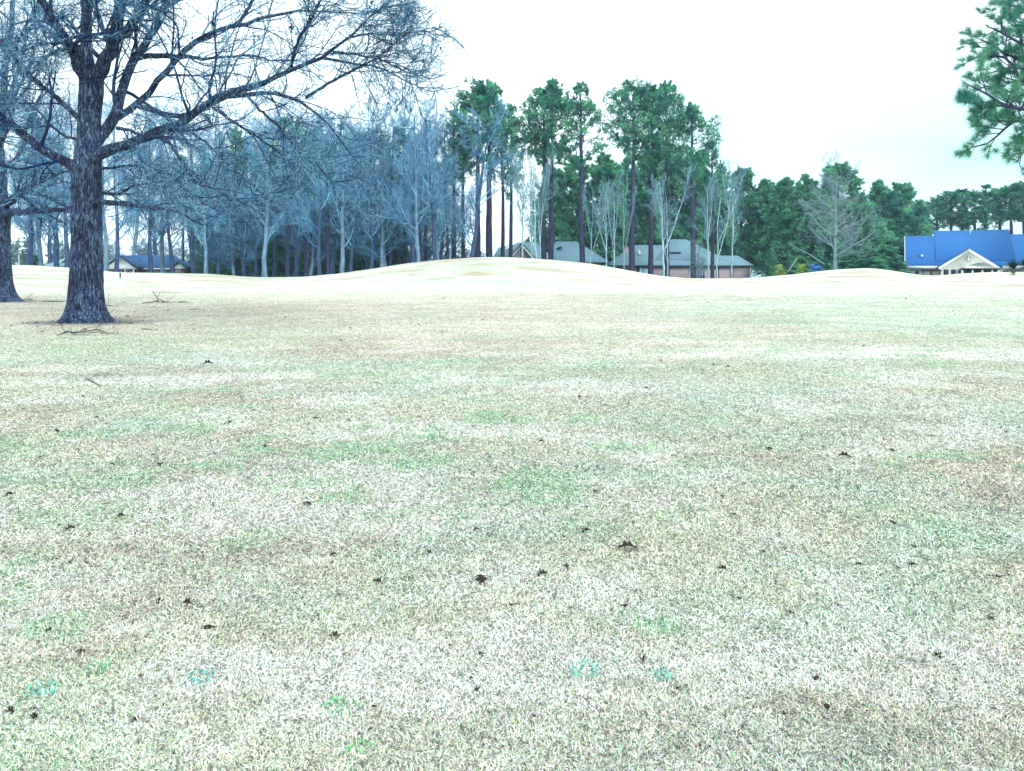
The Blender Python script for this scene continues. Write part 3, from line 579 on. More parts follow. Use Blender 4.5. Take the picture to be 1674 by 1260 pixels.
# ------------------------------------------------------------------ the big oaks
def oak(name, Y, limbs, trunk, label, seed, bx):
    rg = np.random.default_rng(seed)
    X0 = X_(bx, Y); z0 = gz(X0, Y)-0.05
    root = empty(name, (X0, Y, z0)); tag(root, label, 'oak tree')
    def P3(pts, dy=0.0, dy0=0.0):
        o = []
        m = max(1, len(pts)-1)
        for i, (a, b, w) in enumerate(pts):
            yy = Y+dy0+(dy-dy0)*(i/m)
            o.append((X_(a, yy)-X0, yy-Y, Z_(b, yy)-z0, w/F*yy*0.5))
        return np.array(o)
    # trunk with root flare
    T = Geo(); tp = P3(trunk); tp = resamp(tp, 44); S = 40
    zc = tp[:, 2]; th = np.arange(S)*2*PI/S
    rr = tp[:, 3][:, None]*np.ones(S)
    fl = np.exp(-np.maximum(zc, 0)/0.30)[:, None]*(0.10+0.42*np.maximum(0, np.sin(th*3+1.1+0.5*np.sin(th*2)))[None, :])
    rr = rr*(1+fl)+0.010*np.sin(th*7+zc[:, None]*1.3)+0.014*np.sin(th*4-zc[:, None]*.8)+rg.normal(0, 0.004, rr.shape)
    Vt = np.stack([tp[:, 0][:, None]+rr*np.cos(th), tp[:, 1][:, None]+rr*np.sin(th), zc[:, None]+0*th], -1).reshape(-1, 3)
    i = (np.arange(43)*S)[:, None]; j = np.arange(S)[None, :]; j2 = (j+1) % S
    T.add(Vt, np.stack([i+j, i+j2, i+S+j2, i+S+j], -1).reshape(-1, 4))
    put('trunk', T.mesh('oak_trunk', [M_OAK], True), root)
    big = []
    for l in limbs:
        p = resamp(P3(l[0], l[1], l[2] if len(l) > 2 else 0.0), 22)
        L = np.linalg.norm(np.diff(p[:, :3], axis=0), axis=1).sum()
        jit = rg.normal(0, 0.018, (22, 3))*min(1.5, L*.2); jit[0] = 0; p[:, :3] += jit
        big.append(p)
        G = Geo(); v, q = tube_geo(p[None, :, :3], p[None, :, 3], 12, 0.03, rg); G.add(v, q)
        put('limb', G.mesh('oak_limb', [M_OAK], True), root)
    P = np.stack([b[:, :3] for b in big]); R = np.stack([b[:, 3] for b in big])
    L = np.clip(np.linalg.norm(np.diff(P, axis=1), axis=2).sum(1), 1.2, 6.5)
    P1, R1 = sprout(P, R, 15, rg, 0.18, 1.0, 46, 15, 0.46, 0.30, 8, 0.13, 0.012, 0.42, 0.016, 0.35, L=L)
    ok = P1[..., 2].min(1) > 2.7; P1, R1 = P1[ok], R1[ok]
    P2, R2 = sprout(P1, R1, 7, rg, 0.15, 1.0, 42, 15, 0.55, 0.35, 5, 0.14, 0.005, 0.55, 0.0085, 0.5)
    P3_, R3 = sprout(P2, R2, 5, rg, 0.12, 1.0, 38, 14, 0.62, 0.35, 4, 0.14, 0.0, 0.6, 0.0052, 0.6)
    P4, R4 = sprout(P3_, R3, 3, rg, 0.1, 1.0, 38, 14, 0.65, 0.3, 3, 0.14, 0.0, 0.7, 0.0042, 0.6, keep=0.75)
    B = Geo()
    for P_, R_, s in ((P1, R1, 6), (P2, R2, 4)):
        v, q = tube_geo(P_, R_, s); B.add(v, q, tone_of(len(P_), P_.shape[1], s, rg, (0.006, 0.016, 0.08), (0.12, 0.30, 0.46), 2.6))
    put('branches', B.mesh('oak_branches', [M_TWIG], True), root)
    B = Geo()
    for P_, R_, s in ((P3_, R3, 3), (P4, R4, 3)):
        v, q = tube_geo(P_, R_, s); B.add(v, q, tone_of(len(P_), P_.shape[1], s, rg, (0.010, 0.07, 0.22), (0.40, 0.78, 0.90), 2.4))
    put('twigs', B.mesh('oak_twigs', [M_TWIG]), root)
    # a few dead leaves still hanging
    n = 60; k = rg.integers(0, len(P3_), n); pos = P3_[k, -1]; G = Geo()
    tufts(G, pos, np.zeros((n, 3))+np.array([0, 0, -1.]), rg, 0.12, 0.07, 4, (0.05, 0.03, 0.04), (0.12, 0.08, 0.09), up=-.5, spread=.5)
    put('dead_leaves', G.mesh('oak_dead_leaves', [M_DEAD]), root)
    return root
O1_trunk = [(140, 526, 66), (140.5, 512, 58), (141, 495, 53), (141, 470, 50), (141.5, 440, 48), (141.5, 400, 46), (141.5, 350, 46), (142, 310, 46), (141, 280, 46), (143, 255, 40), (145, 225, 35), (147, 190, 33), (149, 150, 36), (150, 118, 34)]
O1 = [
 ([(146, 150, 22), (132, 112, 20), (118, 82, 17), (98, 48, 15), (80, 22, 13), (66, -5, 11), (50, -50, 9), (30, -110, 6), (15, -160, 3)], -2.5),
 ([(147, 135, 20), (142, 90, 18), (140, 50, 17), (140, 0, 15), (142, -60, 12), (138, -130, 8), (142, -200, 4)], 1.0),
 ([(150, 140, 24), (166, 110, 22), (180, 82, 21), (190, 50, 19), (197, 10, 17), (203, -40, 14), (214, -110, 10), (220, -190, 4)], -0.5),
 ([(190, 62, 14), (207, 52, 14), (224, 28, 13), (242, -2, 12), (262, -50, 9), (285, -110, 5), (300, -150, 3)], -2.2, -0.3),
 ([(160, 92, 7), (147, 78, 7), (132, 62, 6), (118, 40, 5), (100, 20, 3)], 1.5, 0.3),
 ([(150, 240, 22), (170, 218, 19), (187, 195, 17), (194, 170, 16), (205, 132, 14), (222, 96, 13), (240, 66, 12), (256, 38, 11), (267, 2, 10), (282, -50, 7), (300, -110, 4)], 2.4),
 ([(222, 96, 9), (238, 92, 9), (262, 90, 9), (290, 93, 8), (330, 95, 5), (400, 90, 4), (440, 97, 3), (480, 99, 2)], 4.0, 1.5),
 ([(192, 192, 12), (215, 177, 11), (234, 162, 10), (262, 130, 9.5), (288, 98, 9.5), (312, 72, 9), (345, 50, 8), (385, 44, 6.5), (430, 30, 5.5), (475, 17, 4.5), (530, 18, 3), (600, 22, 2)], 0.5, 0.8),
 ([(380, 45, 6), (393, 32, 5.5), (408, 10, 5), (425, -25, 3.5), (450, -70, 2)], 1.5, .6),
 ([(145, 268, 26), (163, 252, 20), (188, 240, 17), (226, 230, 15), (262, 216, 14), (290, 205, 12.5), (314, 190, 12), (345, 164, 11), (368, 150, 10), (400, 147, 9), (420, 142, 8.5), (442, 128, 8), (478, 113, 7), (510, 101, 6), (545, 84, 5), (562, 66, 4.5), (590, 46, 3.5), (615, 12, 2.5)], -3.4),
 ([(228, 174, 9), (250, 182, 9), (276, 188, 8.5), (300, 189, 8), (330, 178, 8), (362, 162, 8), (392, 157, 8), (425, 152, 7), (455, 153, 6), (488, 163, 5), (530, 195, 3.5), (565, 240, 2.5), (590, 275, 1.8)], -1.4, .5),
 ([(478, 114, 5), (478, 92, 5), (488, 62, 4), (505, 38, 3.5), (520, 10, 3), (540, -30, 2)], -4.2, -3),
 ([(528, 95, 5), (575, 103, 4), (620, 110, 3.5), (655, 128, 2.5), (700, 149, 1.5)], -2.2, -3),
 ([(500, 160, 5), (535, 137, 5), (560, 125, 4.5), (582, 112, 4), (610, 98, 2.5), (650, 85, 1.5)], -3.8, -2.5),
 ([(545, 85, 4), (590, 90, 3.5), (630, 100, 2.5), (665, 118, 2), (705, 128, 1.4)], -4.6, -3.2),
 ([(565, 62, 3.5), (605, 55, 3), (650, 58, 2.2), (712, 44, 1.3)], -2.6, -3.3),
 ([(575, 58, 3), (600, 30, 2.6), (625, 12, 2), (668, 5, 1.3)], -4.4, -3.3),
 ([(400, 150, 5), (425, 180, 4.5), (455, 205, 4), (480, 235, 3.2), (515, 262, 2.4), (545, 300, 1.6)], -4.3, -3.0),
 ([(350, 178, 5), (385, 200, 4.5), (420, 225, 3.5), (445, 240, 3), (480, 270, 2), (500, 300, 1.5)], -2.2, -2.6),
 ([(262, 216, 6), (282, 242, 5), (305, 275, 4.5), (325, 303, 4), (350, 308, 3.2), (372, 320, 2.4), (395, 345, 1.6)], -4.2, -2.2),
 ([(300, 205, 5), (325, 225, 4), (350, 245, 3.5), (375, 270, 3), (410, 300, 2.2), (440, 325, 1.5)], -1.6, -2.4),
 ([(141, 328, 14), (165, 329, 9), (200, 333, 8), (235, 338, 6.5), (262, 340, 5), (290, 346, 4), (315, 362, 3), (345, 370, 1.6)], -2.8),
 ([(141, 318, 10), (166, 315, 6), (195, 318, 5), (225, 300, 4), (250, 300, 3), (275, 292, 2)], 1.8),
 ([(142, 282, 8), (168, 276, 5), (200, 272, 4.5), (230, 271, 3.5), (262, 280, 2.5), (300, 296, 1.5)], 2.5),
 ([(205, 212, 6), (190, 208, 6), (215, 214, 5), (232, 222, 4), (262, 205, 3), (290, 212, 2)], -1.8, -.5),
 ([(140, 292, 24), (122, 274, 18), (98, 258, 15), (72, 246, 14), (46, 226, 13), (22, 206, 12), (0, 192, 11), (-30, 168, 9), (-70, 150, 6), (-110, 120, 3)], -2.8),
 ([(143, 205, 14), (127, 190, 9), (106, 171, 8), (78, 147, 7), (50, 124, 6.5), (26, 96, 6), (0, 66, 5), (-30, 30, 3), (-60, 0, 2)], -1.2),
 ([(140, 240, 8), (125, 228, 5), (105, 222, 4.5), (85, 205, 4), (60, 208, 3), (30, 208, 2)], 1.5),
 ([(120, 85, 7), (105, 78, 5.5), (82, 88, 5), (62, 105, 4), (50, 125, 3)], 2.0, -1),
 ([(108, 65, 6), (92, 72, 5), (75, 70, 4), (50, 78, 3), (20, 90, 2)], -3, -1.5),
]
oak('oak_tree', 24.5, O1, O1_trunk, 'big leafless oak with thick blue-grey trunk standing fully in view at left', 101, 141)
O2_trunk = [(0, 495, 54), (0, 480, 44), (0, 460, 36), (-1, 430, 32), (-1, 400, 31), (-1, 370, 32), (0, 350, 33), (-1, 325, 26), (-2, 300, 22)]
O2 = [
 ([(0, 320, 20), (2, 290, 17), (-2, 240, 14), (4, 180, 12), (8, 120, 10), (18, 50, 8), (25, -20, 6), (20, -90, 3)], 1.0),
 ([(-2, 330, 20), (-15, 280, 16), (-30, 200, 13), (-35, 120, 10), (-30, 20, 7), (-40, -60, 4)], -1.0),
 ([(2, 350, 15), (22, 346, 12), (45, 346, 11), (72, 345, 9), (98, 342, 7), (122, 338, 5), (150, 332, 3)], -4.0),
 ([(2, 338, 13), (22, 328, 11), (38, 312, 10), (58, 303, 9), (78, 290, 7), (98, 282, 5), (120, 279, 3)], -2.0),
 ([(2, 335, 8), (25, 318, 6), (55, 300, 4), (60, 280, 3), (80, 262, 2)], 3.0),
 ([(0, 280, 9), (25, 262, 7), (40, 235, 6), (42, 205, 5), (55, 175, 4), (75, 150, 3), (85, 110, 2)], 2.0),
 ([(3, 230, 8), (20, 190, 6), (25, 150, 5), (50, 110, 4), (60, 60, 3), (55, 10, 2)], -2.0),
 ([(5, 180, 7), (25, 130, 6), (40, 85, 5), (45, 40, 4), (62, 5, 3), (70, -40, 2)], 2.5),
 ([(0, 345, 12), (-40, 330, 9), (-90, 320, 6), (-140, 290, 3)], -2.0),
]
oak('oak_tree', 38.0, O2, O2_trunk, 'leafless oak at the left picture edge, its trunk half cut off', 202, 0)

# ------------------------------------------------------------------ near pine at the right edge
def near_pine():
    rg = np.random.default_rng(77); Y = 17.0; bx = 1800
    X0 = X_(bx, Y); z0 = gz(X0, Y)-.05
    root = empty('pine_tree', (X0, Y, z0)); tag(root, 'near pine reaching in at the upper right edge with long green needle tufts', 'pine tree')
    n = 20; t = np.linspace(0, 1, n); tp = np.stack([0.1*np.sin(t*5), 0.1*np.cos(t*4)-.1, t*13.5], 1); tr = .24*(1-.75*t)+.1*np.exp(-t*25)
    T = Geo(); v, q = tube_geo(tp[None], tr[None], 16, .05, rg); T.add(v, q, (0.07, 0.06, 0.09)); put('trunk', T.mesh('near_pine_trunk', [M_BARK], True), root)
    LM = [([(1800, 70, 8), (1700, 30, 6), (1672, 14, 4), (1645, 6, 2.5), (1634, 4, 2)], .8), ([(1800, 120, 8), (1700, 88, 6), (1660, 66, 4), (1632, 50, 3), (1616, 44, 2)], -.6),
      ([(1800, 165, 9), (1700, 150, 7), (1665, 126, 5), (1655, 102, 4), (1632, 88, 3), (1602, 92, 2)], .5), ([(1800, 190, 9), (1700, 180, 7), (1670, 178, 6), (1640, 172, 5), (1612, 152, 3.5), (1578, 136, 2)], -1),
      ([(1672, 178, 5), (1640, 173, 4), (1605, 172, 3), (1575, 166, 2)], -.2, -.8), ([(1800, 220, 8), (1700, 205, 6), (1655, 196, 4.5), (1638, 216, 3.5), (1612, 236, 2.5), (1592, 240, 2)], .2),
      ([(1800, 250, 6), (1700, 225, 5), (1674, 246, 3), (1664, 262, 2)], .6), ([(1700, 190, 5), (1655, 200, 4), (1630, 196, 3), (1600, 192, 2)], 1.2, .3),
      ([(1800, 140, 7), (1700, 120, 6), (1668, 110, 4), (1640, 112, 3), (1612, 122, 2)], 1.4), ([(1800, 20, 7), (1720, -20, 5), (1670, -20, 3), (1640, -8, 2)], -.8), ([(1800, 100, 7), (1710, 60, 5), (1680, 40, 3), (1660, 34, 2)], .2),
      ([(1800, 150, 7), (1690, 160, 5), (1650, 150, 4), (1615, 140, 3), (1596, 146, 2)], .9),([(1800, 90, 7), (1690, 100, 5), (1650, 92, 4), (1620, 72, 3), (1606, 66, 2)], 1.0), ([(1800, -80, 6), (1870, -60, 4), (1930, -70, 2)], 1), ([(1800, 100, 7), (1880, 70, 5), (1960, 60, 2)], -1.5), ([(1800, 180, 7), (1900, 150, 4), (1980, 130, 2)], 1.5)]
    Pb = []
    for l in LM:
        dy0 = l[2] if len(l) > 2 else 0; m = len(l[0])-1
        a = [(X_(p[0], Y+dy0+(l[1]-dy0)*i/m)-X0, dy0+(l[1]-dy0)*i/m, Z_(p[1], Y+dy0+(l[1]-dy0)*i/m)-z0, p[2]/F*Y*.5) for i, p in enumerate(l[0])]
        Pb.append(resamp(a, 12))
    Pb = np.stack(Pb); P = Pb[..., :3]; R = Pb[..., 3]
    L = np.clip(np.linalg.norm(np.diff(P, axis=1), axis=2).sum(1), .5, 2.2)
    def grow(P, R, L, nm, k1=9, dk=1.0):
        P1, R1 = sprout(P, R, k1+3, rg, .3, 1, 48, 14, .30, .35, 4, .16, .05, .6, .008, L=L)
        ok = P1[..., 0].min(1)+X0 > X_(1568, 17); P1, R1 = P1[ok], R1[ok]
        P2, R2 = sprout(P1, R1, 4, rg, .3, 1, 42, 12, .5, .3, 3, .14, .08, .6, .006)
        G = Geo()
        for p, r, s in ((P, R, 8), (P1, R1, 5), (P2, R2, 4)):
            v, q = tube_geo(p, r, s); G.add(v, q, (0.05, 0.05, 0.10))
        put('branches', G.mesh(nm+'_branches', [M_TWIG], True), root)
        G = Geo(); pos = np.concatenate([P2[:, -1], P2[:, 2], P1[:, -1]]); dr = norm(np.concatenate([P2[:, -1]-P2[:, 1], P2[:, -1]-P2[:, 0], P1[:, -1]-P1[:, 2]]))
        pos = np.concatenate([pos, P[:, -1]]); dr = np.concatenate([dr, norm(P[:, -1]-P[:, -2])])
        tufts(G, pos, dr, rg, .18, .008, 44, tuple(v*dk for v in (0.05, 0.26, 0.24)), tuple(v*dk*dk for v in (0.28, 0.58, 0.34)), spread=.55, up=.15, pw=1.3)
        put('crown', G.mesh(nm+'_crown', [M_LEAF]), root)
    grow(P, R, L, 'near_pine')
    # one low hanging branch that just enters the picture
    a = np.array([(X_(px, Y)-X0, 0.2, Z_(py, Y)-z0, r) for px, py, r in ((1800, 380, .03), (1740, 415, .022), (1700, 432, .015), (1676, 440, .010), (1668, 446, .006))])
    a = resamp(a, 12)[None]; grow(a[..., :3], a[..., 3], np.array([.5]), 'low_branch', 1, .35)
near_pine()

# ------------------------------------------------------------------ houses
def hpart(root, name, mat, fn, label=None):
    G = Geo(); fn(G); o = put(name, G.mesh(name, [mat]), root)
    if label: o['label'] = label
    return o
def hroot(name, label, X, Y, cat='house'):
    o = empty(name, (0, 0, 0)); tag(o, label, cat); return o
def window(root, x0, x1, y, z0, z1, cols=2, rows=2, frame=M_WHITE, nm='window'):
    f = 0.07; G = Geo()
    G.box(x0-f, x1+f, y-0.06, y-0.003, z0-f, z0); G.box(x0-f, x1+f, y-0.061, y-0.003, z1, z1+f)
    G.box(x0-f, x0, y-0.058, y-0.003, z0, z1); G.box(x1, x1+f, y-0.058, y-0.003, z0, z1)
    for i in range(1, cols): xm = x0+(x1-x0)*i/cols; G.box(xm-.025, xm+.025, y-.05, y-.021, z0, z1)
    for i in range(1, rows): zm = z0+(z1-z0)*i/rows; G.box(x0, x1, y-.048, y-.021, zm-.025, zm+.025)
    w = put(nm, G.mesh(nm, [frame]), root)
    P = Geo(); P.box(x0, x1, y-.02, y-.004, z0, z1); put('pane', P.mesh('pane', [M_GLASS]), w)
    return w
def gable_roof_x(G, x0, x1, y0, y1, z0, ry, rz, th=.16):     # ridge along x, thick slab
    G.prism([(y0, z0), (ry, rz), (y1, z0), (y1, z0+th), (ry, rz+th), (y0, z0+th)][::1], x0, x1, 'x')
def gable_roof_y(G, x0, x1, y0, y1, z0, rx, rz, th=.16):     # ridge along y: two slabs
    G.prism([(x0, z0), (rx, rz), (rx, rz+th), (x0, z0+th)], y0, y1, 'y')
    G.prism([(rx+.002, rz), (x1, z0), (x1, z0+th), (rx+.002, rz+th)], y0, y1, 'y')

# --- brick house with hip roofs
def brick_house():
    Y = 130.0; r = hroot('brick_house', 'long low pinkish brick house with several grey hip roofs, right of the big mound', 0, Y)
    zb = -1.4; ze = Z_(434.5, Y); x = lambda p: X_(p, Y)
    def walls(G):
        G.box(x(1036), x(1193), Y, Y+11, zb, ze-.02); G.box(x(1193)+.01, x(1227), Y+.35, Y+7.5, zb, ze-.05)
        G.box(x(1008), x(1036)-.01, Y+.9, Y+10, zb, ze-.03)
    hpart(r, 'wall', M_BRICKP, walls)
    def roof(G):
        G.hip(x(1003), x(1200), Y-.6, Y+12, ze, x(1044), x(1150), Y+5.7, Z_(400.5, Y+5.7))
        G.hip(x(1072), x(1190), Y+.8, Y+12.5, ze+.9, x(1110), x(1136), Y+6.6, Z_(391, Y+6.6))
        G.hip(x(1150), x(1231), Y-.25, Y+8.1, ze-.012, x(1176), x(1216), Y+3.6, Z_(417.5, Y+3.6))
    rf = hpart(r, 'roof', M_GREYROOF, roof)
    hpart(rf, 'chimney', M_BRICKP, lambda G: (G.box(x(1025), x(1031.5), Y+3, Y+4, ze+.2, Z_(404, Y+3)), G.box(x(1024.5), x(1032), Y+2.95, Y+4.05, Z_(404, Y+3), Z_(402.5, Y+3))))
    hpart(rf, 'roof_vent', M_WHITE, lambda G: G.prism([(x(1047), Z_(415, Y+2)), (x(1050.5), Z_(415, Y+2)), (x(1050), Z_(407, Y+2)), (x(1048), Z_(407, Y+2))], Y+1.9, Y+2.9))
    hpart(rf, 'ridge_vent', M_DARK, lambda G: G.box(x(1096), x(1118), Y+2.3, Y+2.6, Z_(413.5, Y+2.4), Z_(411.8, Y+2.4)))
    hpart(r, 'fascia', M_DARK, lambda G: (G.box(x(1037), x(1229), Y-.62, Y-.602, ze-.14, ze+.06),))
    g = hpart(r, 'door', M_TEAL, lambda G: G.box(x(1048), x(1062), Y-.05, Y-.004, zb, ze-.35), 'wide pale teal door')
    hpart(r, 'door_frame', M_WHITE, lambda G: (G.box(x(1046), x(1048)-.004, Y-.1, Y-.005, zb, ze-.15), G.box(x(1062)+.004, x(1063), Y-.1, Y-.005, zb, ze-.15)))
    hpart(r, 'door', M_DARK, lambda G: G.box(x(1171), x(1175.5), Y-.05, Y-.004, zb, ze-.3), 'narrow dark blue door')
    hpart(r, 'door', M_DARK, lambda G: G.box(x(1040), x(1045), Y-.05, Y-.004, zb, ze-.3), 'dark doorway')
    for p in (1126.5, 1194, 1226): hpart(r, 'downpipe', M_WHITE, lambda G: G.box(x(p), x(p+1.2), Y-.16, Y-.06, zb, ze-.05))
    window(r, x(1140), x(1152), Y, ze-2.2, ze-.8, 3, 2)
brick_house()
# --- house with small gable and big grey hip roof
def gable_house():
    Y = 133.0; r = hroot('gabled_house', 'grey-roofed house behind the mound crest with a small tan gable and white trim', 0, Y)
    zb = -1.4; x = lambda p: X_(p, Y); ze = Z_(429, Y)
    hpart(r, 'wall', M_TAN, lambda G: (G.box(x(812), x(990), Y, Y+11, zb, ze-.03),
        G.prism([(x(829), zb), (x(877), zb), (x(877), Z_(424, Y-1)), (x(853), Z_(397, Y-1)), (x(829), Z_(424, Y-1))], Y-1, Y+4)))
    def roof(G):
        G.hip(x(890), x(995), Y-.6, Y+11.6, ze, x(912), x(947), Y+5, Z_(394.5, Y+5))
        G.hip(x(806), x(905), Y-.5, Y+11.4, ze+.6, x(846), x(878), Y+5.5, Z_(396, Y+5.5))
        G.hip(x(803), x(833), Y-.8, Y+6, ze+.3, x(815), x(826), Y+3, Z_(404, Y+3))
        gable_roof_y(G, x(825.5), x(880.5), Y-1.5, Y+4.5, Z_(428, Y-1), x(853), Z_(396.8, Y-1), .14)
    rf = hpart(r, 'roof', M_GREYROOF, roof)
    hpart(rf, 'roof_vent', M_DARK, lambda G: G.prism([(x(911), Z_(405.5, Y+3)), (x(919), Z_(402, Y+3)), (x(920), Z_(403.8, Y+3)), (x(912), Z_(407, Y+3))], Y+2.3, Y+3.3))
    th = .42
    def trim(G):
        a = Z_(428, Y-1); b = Z_(396.8, Y-1)
        G.prism([(x(825.5), a-.15), (x(853), b-.15), (x(853), b-.15-th), (x(825.5)+.1, a-.15-th)], Y-1.6, Y-1.503)
        G.prism([(x(853)+.002, b-.15), (x(880.5), a-.15), (x(880.5)-.1, a-.15-th), (x(853)+.002, b-.15-th)], Y-1.6, Y-1.503)
    hpart(r, 'gable_trim', M_WHITE, trim)
    window(r, x(850), x(856), Y-1, Z_(420, Y), Z_(408.5, Y), 2, 3)
    hpart(r, 'fascia', M_DARK, lambda G: G.box(x(893), x(992), Y-.62, Y-.602, ze-.3, ze+.03))
gable_house()
# --- big blue-roofed building at right
def blue_building():
    Y0 = 125.0; X0 = X_(1484, Y0); th_ = math.radians(27); sn, cs = math.sin(th_), math.cos(th_)
    r = empty('white_building', (X0, Y0, 0), -th_); tag(r, 'white building with a huge bright blue roof and cream front gable at the right edge', 'building')
    Y = 0.0                                  # from here on in the building's own frame: x along its front, y into its depth
    def x(p, b=0.0): u = (p-CX)/F; return (u*(Y0+b*cs)-X0-b*sn)/(cs+u*sn)
    def Z_(py, b=0.0, a=9.0): return H0+(HY-py)/F*(Y0+b*cs-a*sn)
    zb = -1.6; ze = Z_(434.5, Y-.5); D = 16.0; ry = Y+8
    hpart(r, 'wall', M_CREAM, lambda G: (G.box(x(1484), x(1800), Y, Y+D, zb, ze-.02),
        G.prism([(Y+.01, ze-.02), (Y+D, ze-.02), (ry, Z_(388.5, ry))], x(1484)+.003, x(1484)+.2, 'x')))
    def fg(G):
        yy = Y-3.0
        G.prism([(x(1538, yy), zb), (x(1631, yy), zb), (x(1631, yy), Z_(436, yy)), (x(1584, yy), Z_(407.5, yy)), (x(1538, yy), Z_(436, yy))], yy, Y+3)
    hpart(r, 'front_gable', M_CREAM, fg)
    zr1 = Z_(386, ry); zr2 = Z_(378, ry+1.5)
    def roof(G):
        gable_roof_x(G, -.35, x(1800), Y-.6, Y+D+.6, ze, ry, zr1, .2)
        gable_roof_x(G, x(1527, ry+1), x(1650, ry+1), Y+.4, Y+D+2.4, ze+.72, ry+1.5, zr2, .2)
        gable_roof_y(G, x(1533.5, Y-3.3), x(1635.5, Y-3.3), Y-3.4, Y+5, Z_(437, Y-3.4), x(1584.2, Y-3.3), Z_(405.4, Y-3.4), .12)
    rf = hpart(r, 'roof', M_BLUEROOF, roof)
    hpart(rf, 'roof_vent', M_WHITE, lambda G: G.prism([(x(1505.5), Z_(418.5, Y+2)), (x(1510.5), Z_(418.5, Y+2)), (x(1508.4), Z_(412.5, Y+2)), (x(1507.4), Z_(412.5, Y+2))], Y+1.4, Y+1.9))
    hpart(rf, 'roof_pipe', M_WHITE, lambda G: G.box(x(1592.5), x(1593.5), ry, ry+.15, zr1, Z_(374, ry)))
    yy = Y-3.42; th = .45
    def trim(G):
        a = Z_(437, yy); b = Z_(405.4, yy)
        G.prism([(x(1533.5, yy), a-.01), (x(1584.2, yy), b-.01), (x(1584.2, yy), b-.01-th), (x(1533.5, yy)+.2, a-.01-th*.7)], yy-.08, yy+.015)
        G.prism([(x(1584.2, yy)+.002, b-.01), (x(1635.5, yy), a-.01), (x(1635.5, yy)-.2, a-.01-th*.7), (x(1584.2, yy)+.002, b-.01-th)], yy-.08, yy+.015)
    hpart(r, 'gable_trim', M_WHITE, trim)
    hpart(r, 'fascia', M_WHITE, lambda G: (G.box(x(1484)-.36, x(1533), Y-.64, Y-.603, ze-.45, ze+.02), G.box(x(1638), x(1800), Y-.64, Y-.603, ze-.45, ze+.02),
        G.prism([(Y-.6, ze-.12), (ry, zr1-.12), (Y+D+.6, ze-.12), (Y+D+.6, ze+.26), (ry, zr1+.26), (Y-.6, ze+.26)], x(1484)-.46, x(1484)-.36, 'x')))
    # quatrefoil vent in the gable
    def quat(G):
        for dx, dz in ((0, .26), (0, -.26), (.26, 0), (-.26, 0)):
            a = np.arange(20)*2*PI/20
            G.prism([(x(1583, Y-3)+dx+.24*math.cos(t), Z_(423.5, Y-3)+dz+.24*math.sin(t)) for t in a], Y-3.05-(.004 if dx else 0), Y-3.004)
    gv = hpart(r, 'gable_vent', M_TAN, quat)
    hpart(gv, 'cross_bar', M_CREAM, lambda G: (G.box(x(1583, Y-3)-.05, x(1583, Y-3)+.05, Y-3.1, Y-3.056, Z_(423.5, Y-3)-.5, Z_(423.5, Y-3)+.5), G.box(x(1583, Y-3)-.5, x(1583, Y-3)+.5, Y-3.096, Y-3.056, Z_(423.5, Y-3)-.05, Z_(423.5, Y-3)+.05)))
    # entrance canopy
    yc = Y-5.5; c = [(1576, 438), (1586, 432.5), (1597, 429.5), (1608, 429.5), (1620, 433.5), (1632, 438)]
    cp = hpart(r, 'entrance_canopy', M_CREAM, lambda G: G.prism([(x(a, yc), Z_(b, yc)) for a, b in c], yc, Y-3.004), 'low arched cream canopy')
    hpart(cp, 'canopy_fascia', M_BROWNW, lambda G: G.box(x(1572, yc), x(1635, yc), yc-.1, Y-3.01, Z_(440.5, yc), Z_(438.2, yc)))
    for p in (1573, 1590, 1606, 1622, 1632): hpart(cp, 'column', M_WHITE, lambda G: G.box(x(p, yc)-.12, x(p, yc)+.12, yc+.05, yc+.3, zb, Z_(440.6, yc)))
    for a, b in ((1577, 1587), (1592, 1603), (1609, 1619), (1624, 1630)): window(r, x(a, Y-3), x(b, Y-3), Y-3, Z_(449, Y), Z_(440.5, Y), 2, 1, M_BROWNW)
    for a, b in ((1544, 1550), (1556, 1562), (1567.5, 1572)): window(r, x(a, Y-3), x(b, Y-3), Y-3, Z_(449, Y), Z_(441, Y), 2, 2, M_DARK)
    window(r, x(1495.5), x(1502), Y, Z_(450, Y), Z_(442.5, Y), 1, 1)
    for a in (1640, 1652, 1664, 1676, 1688): window(r, x(a), x(a+8), Y, Z_(450, Y), Z_(442.5, Y), 2, 1, M_DARK)
    hpart(r, 'downpipe', M_WHITE, lambda G: G.box(x(1484)-.1, x(1484)-.004, Y+.2, Y+.4, zb, ze-.1))
    # pergola
    pa = x(1525, -4); p = empty('pergola', (X0+pa*cs-4*sn, Y0-pa*sn-4*cs, -1.2), -th_); tag(p, 'small dark brown timber pergola before the left wall of the white building', 'pergola')
    px0, px1 = x(1508, Y-4)-x(1525), x(1541, Y-4)-x(1525); top = Z_(441.5, Y-4)+1.2
    def beams(G):
        G.box(px0, px1, -.06, .06, top-.2, top); G.box(px0, px1, 1.94, 2.06, top-.2, top)
        for i in range(9): xx = px0+.15+(px1-px0-.3)*i/8; G.box(xx-.04, xx+.04, -.3, 2.3, top+.002, top+.12)
    hpart(p, 'beams', M_BROWNW, beams)
    for xx in (px0+.2, px0+1.3, px1-1.3, px1-.2):
        hpart(p, 'post', M_BROWNW, lambda G: (G.box(xx-.07, xx+.07, -.05, .05, 0, top-.2), G.box(xx-.065, xx+.065, 1.95, 2.05, 0, top-.2)))
blue_building()
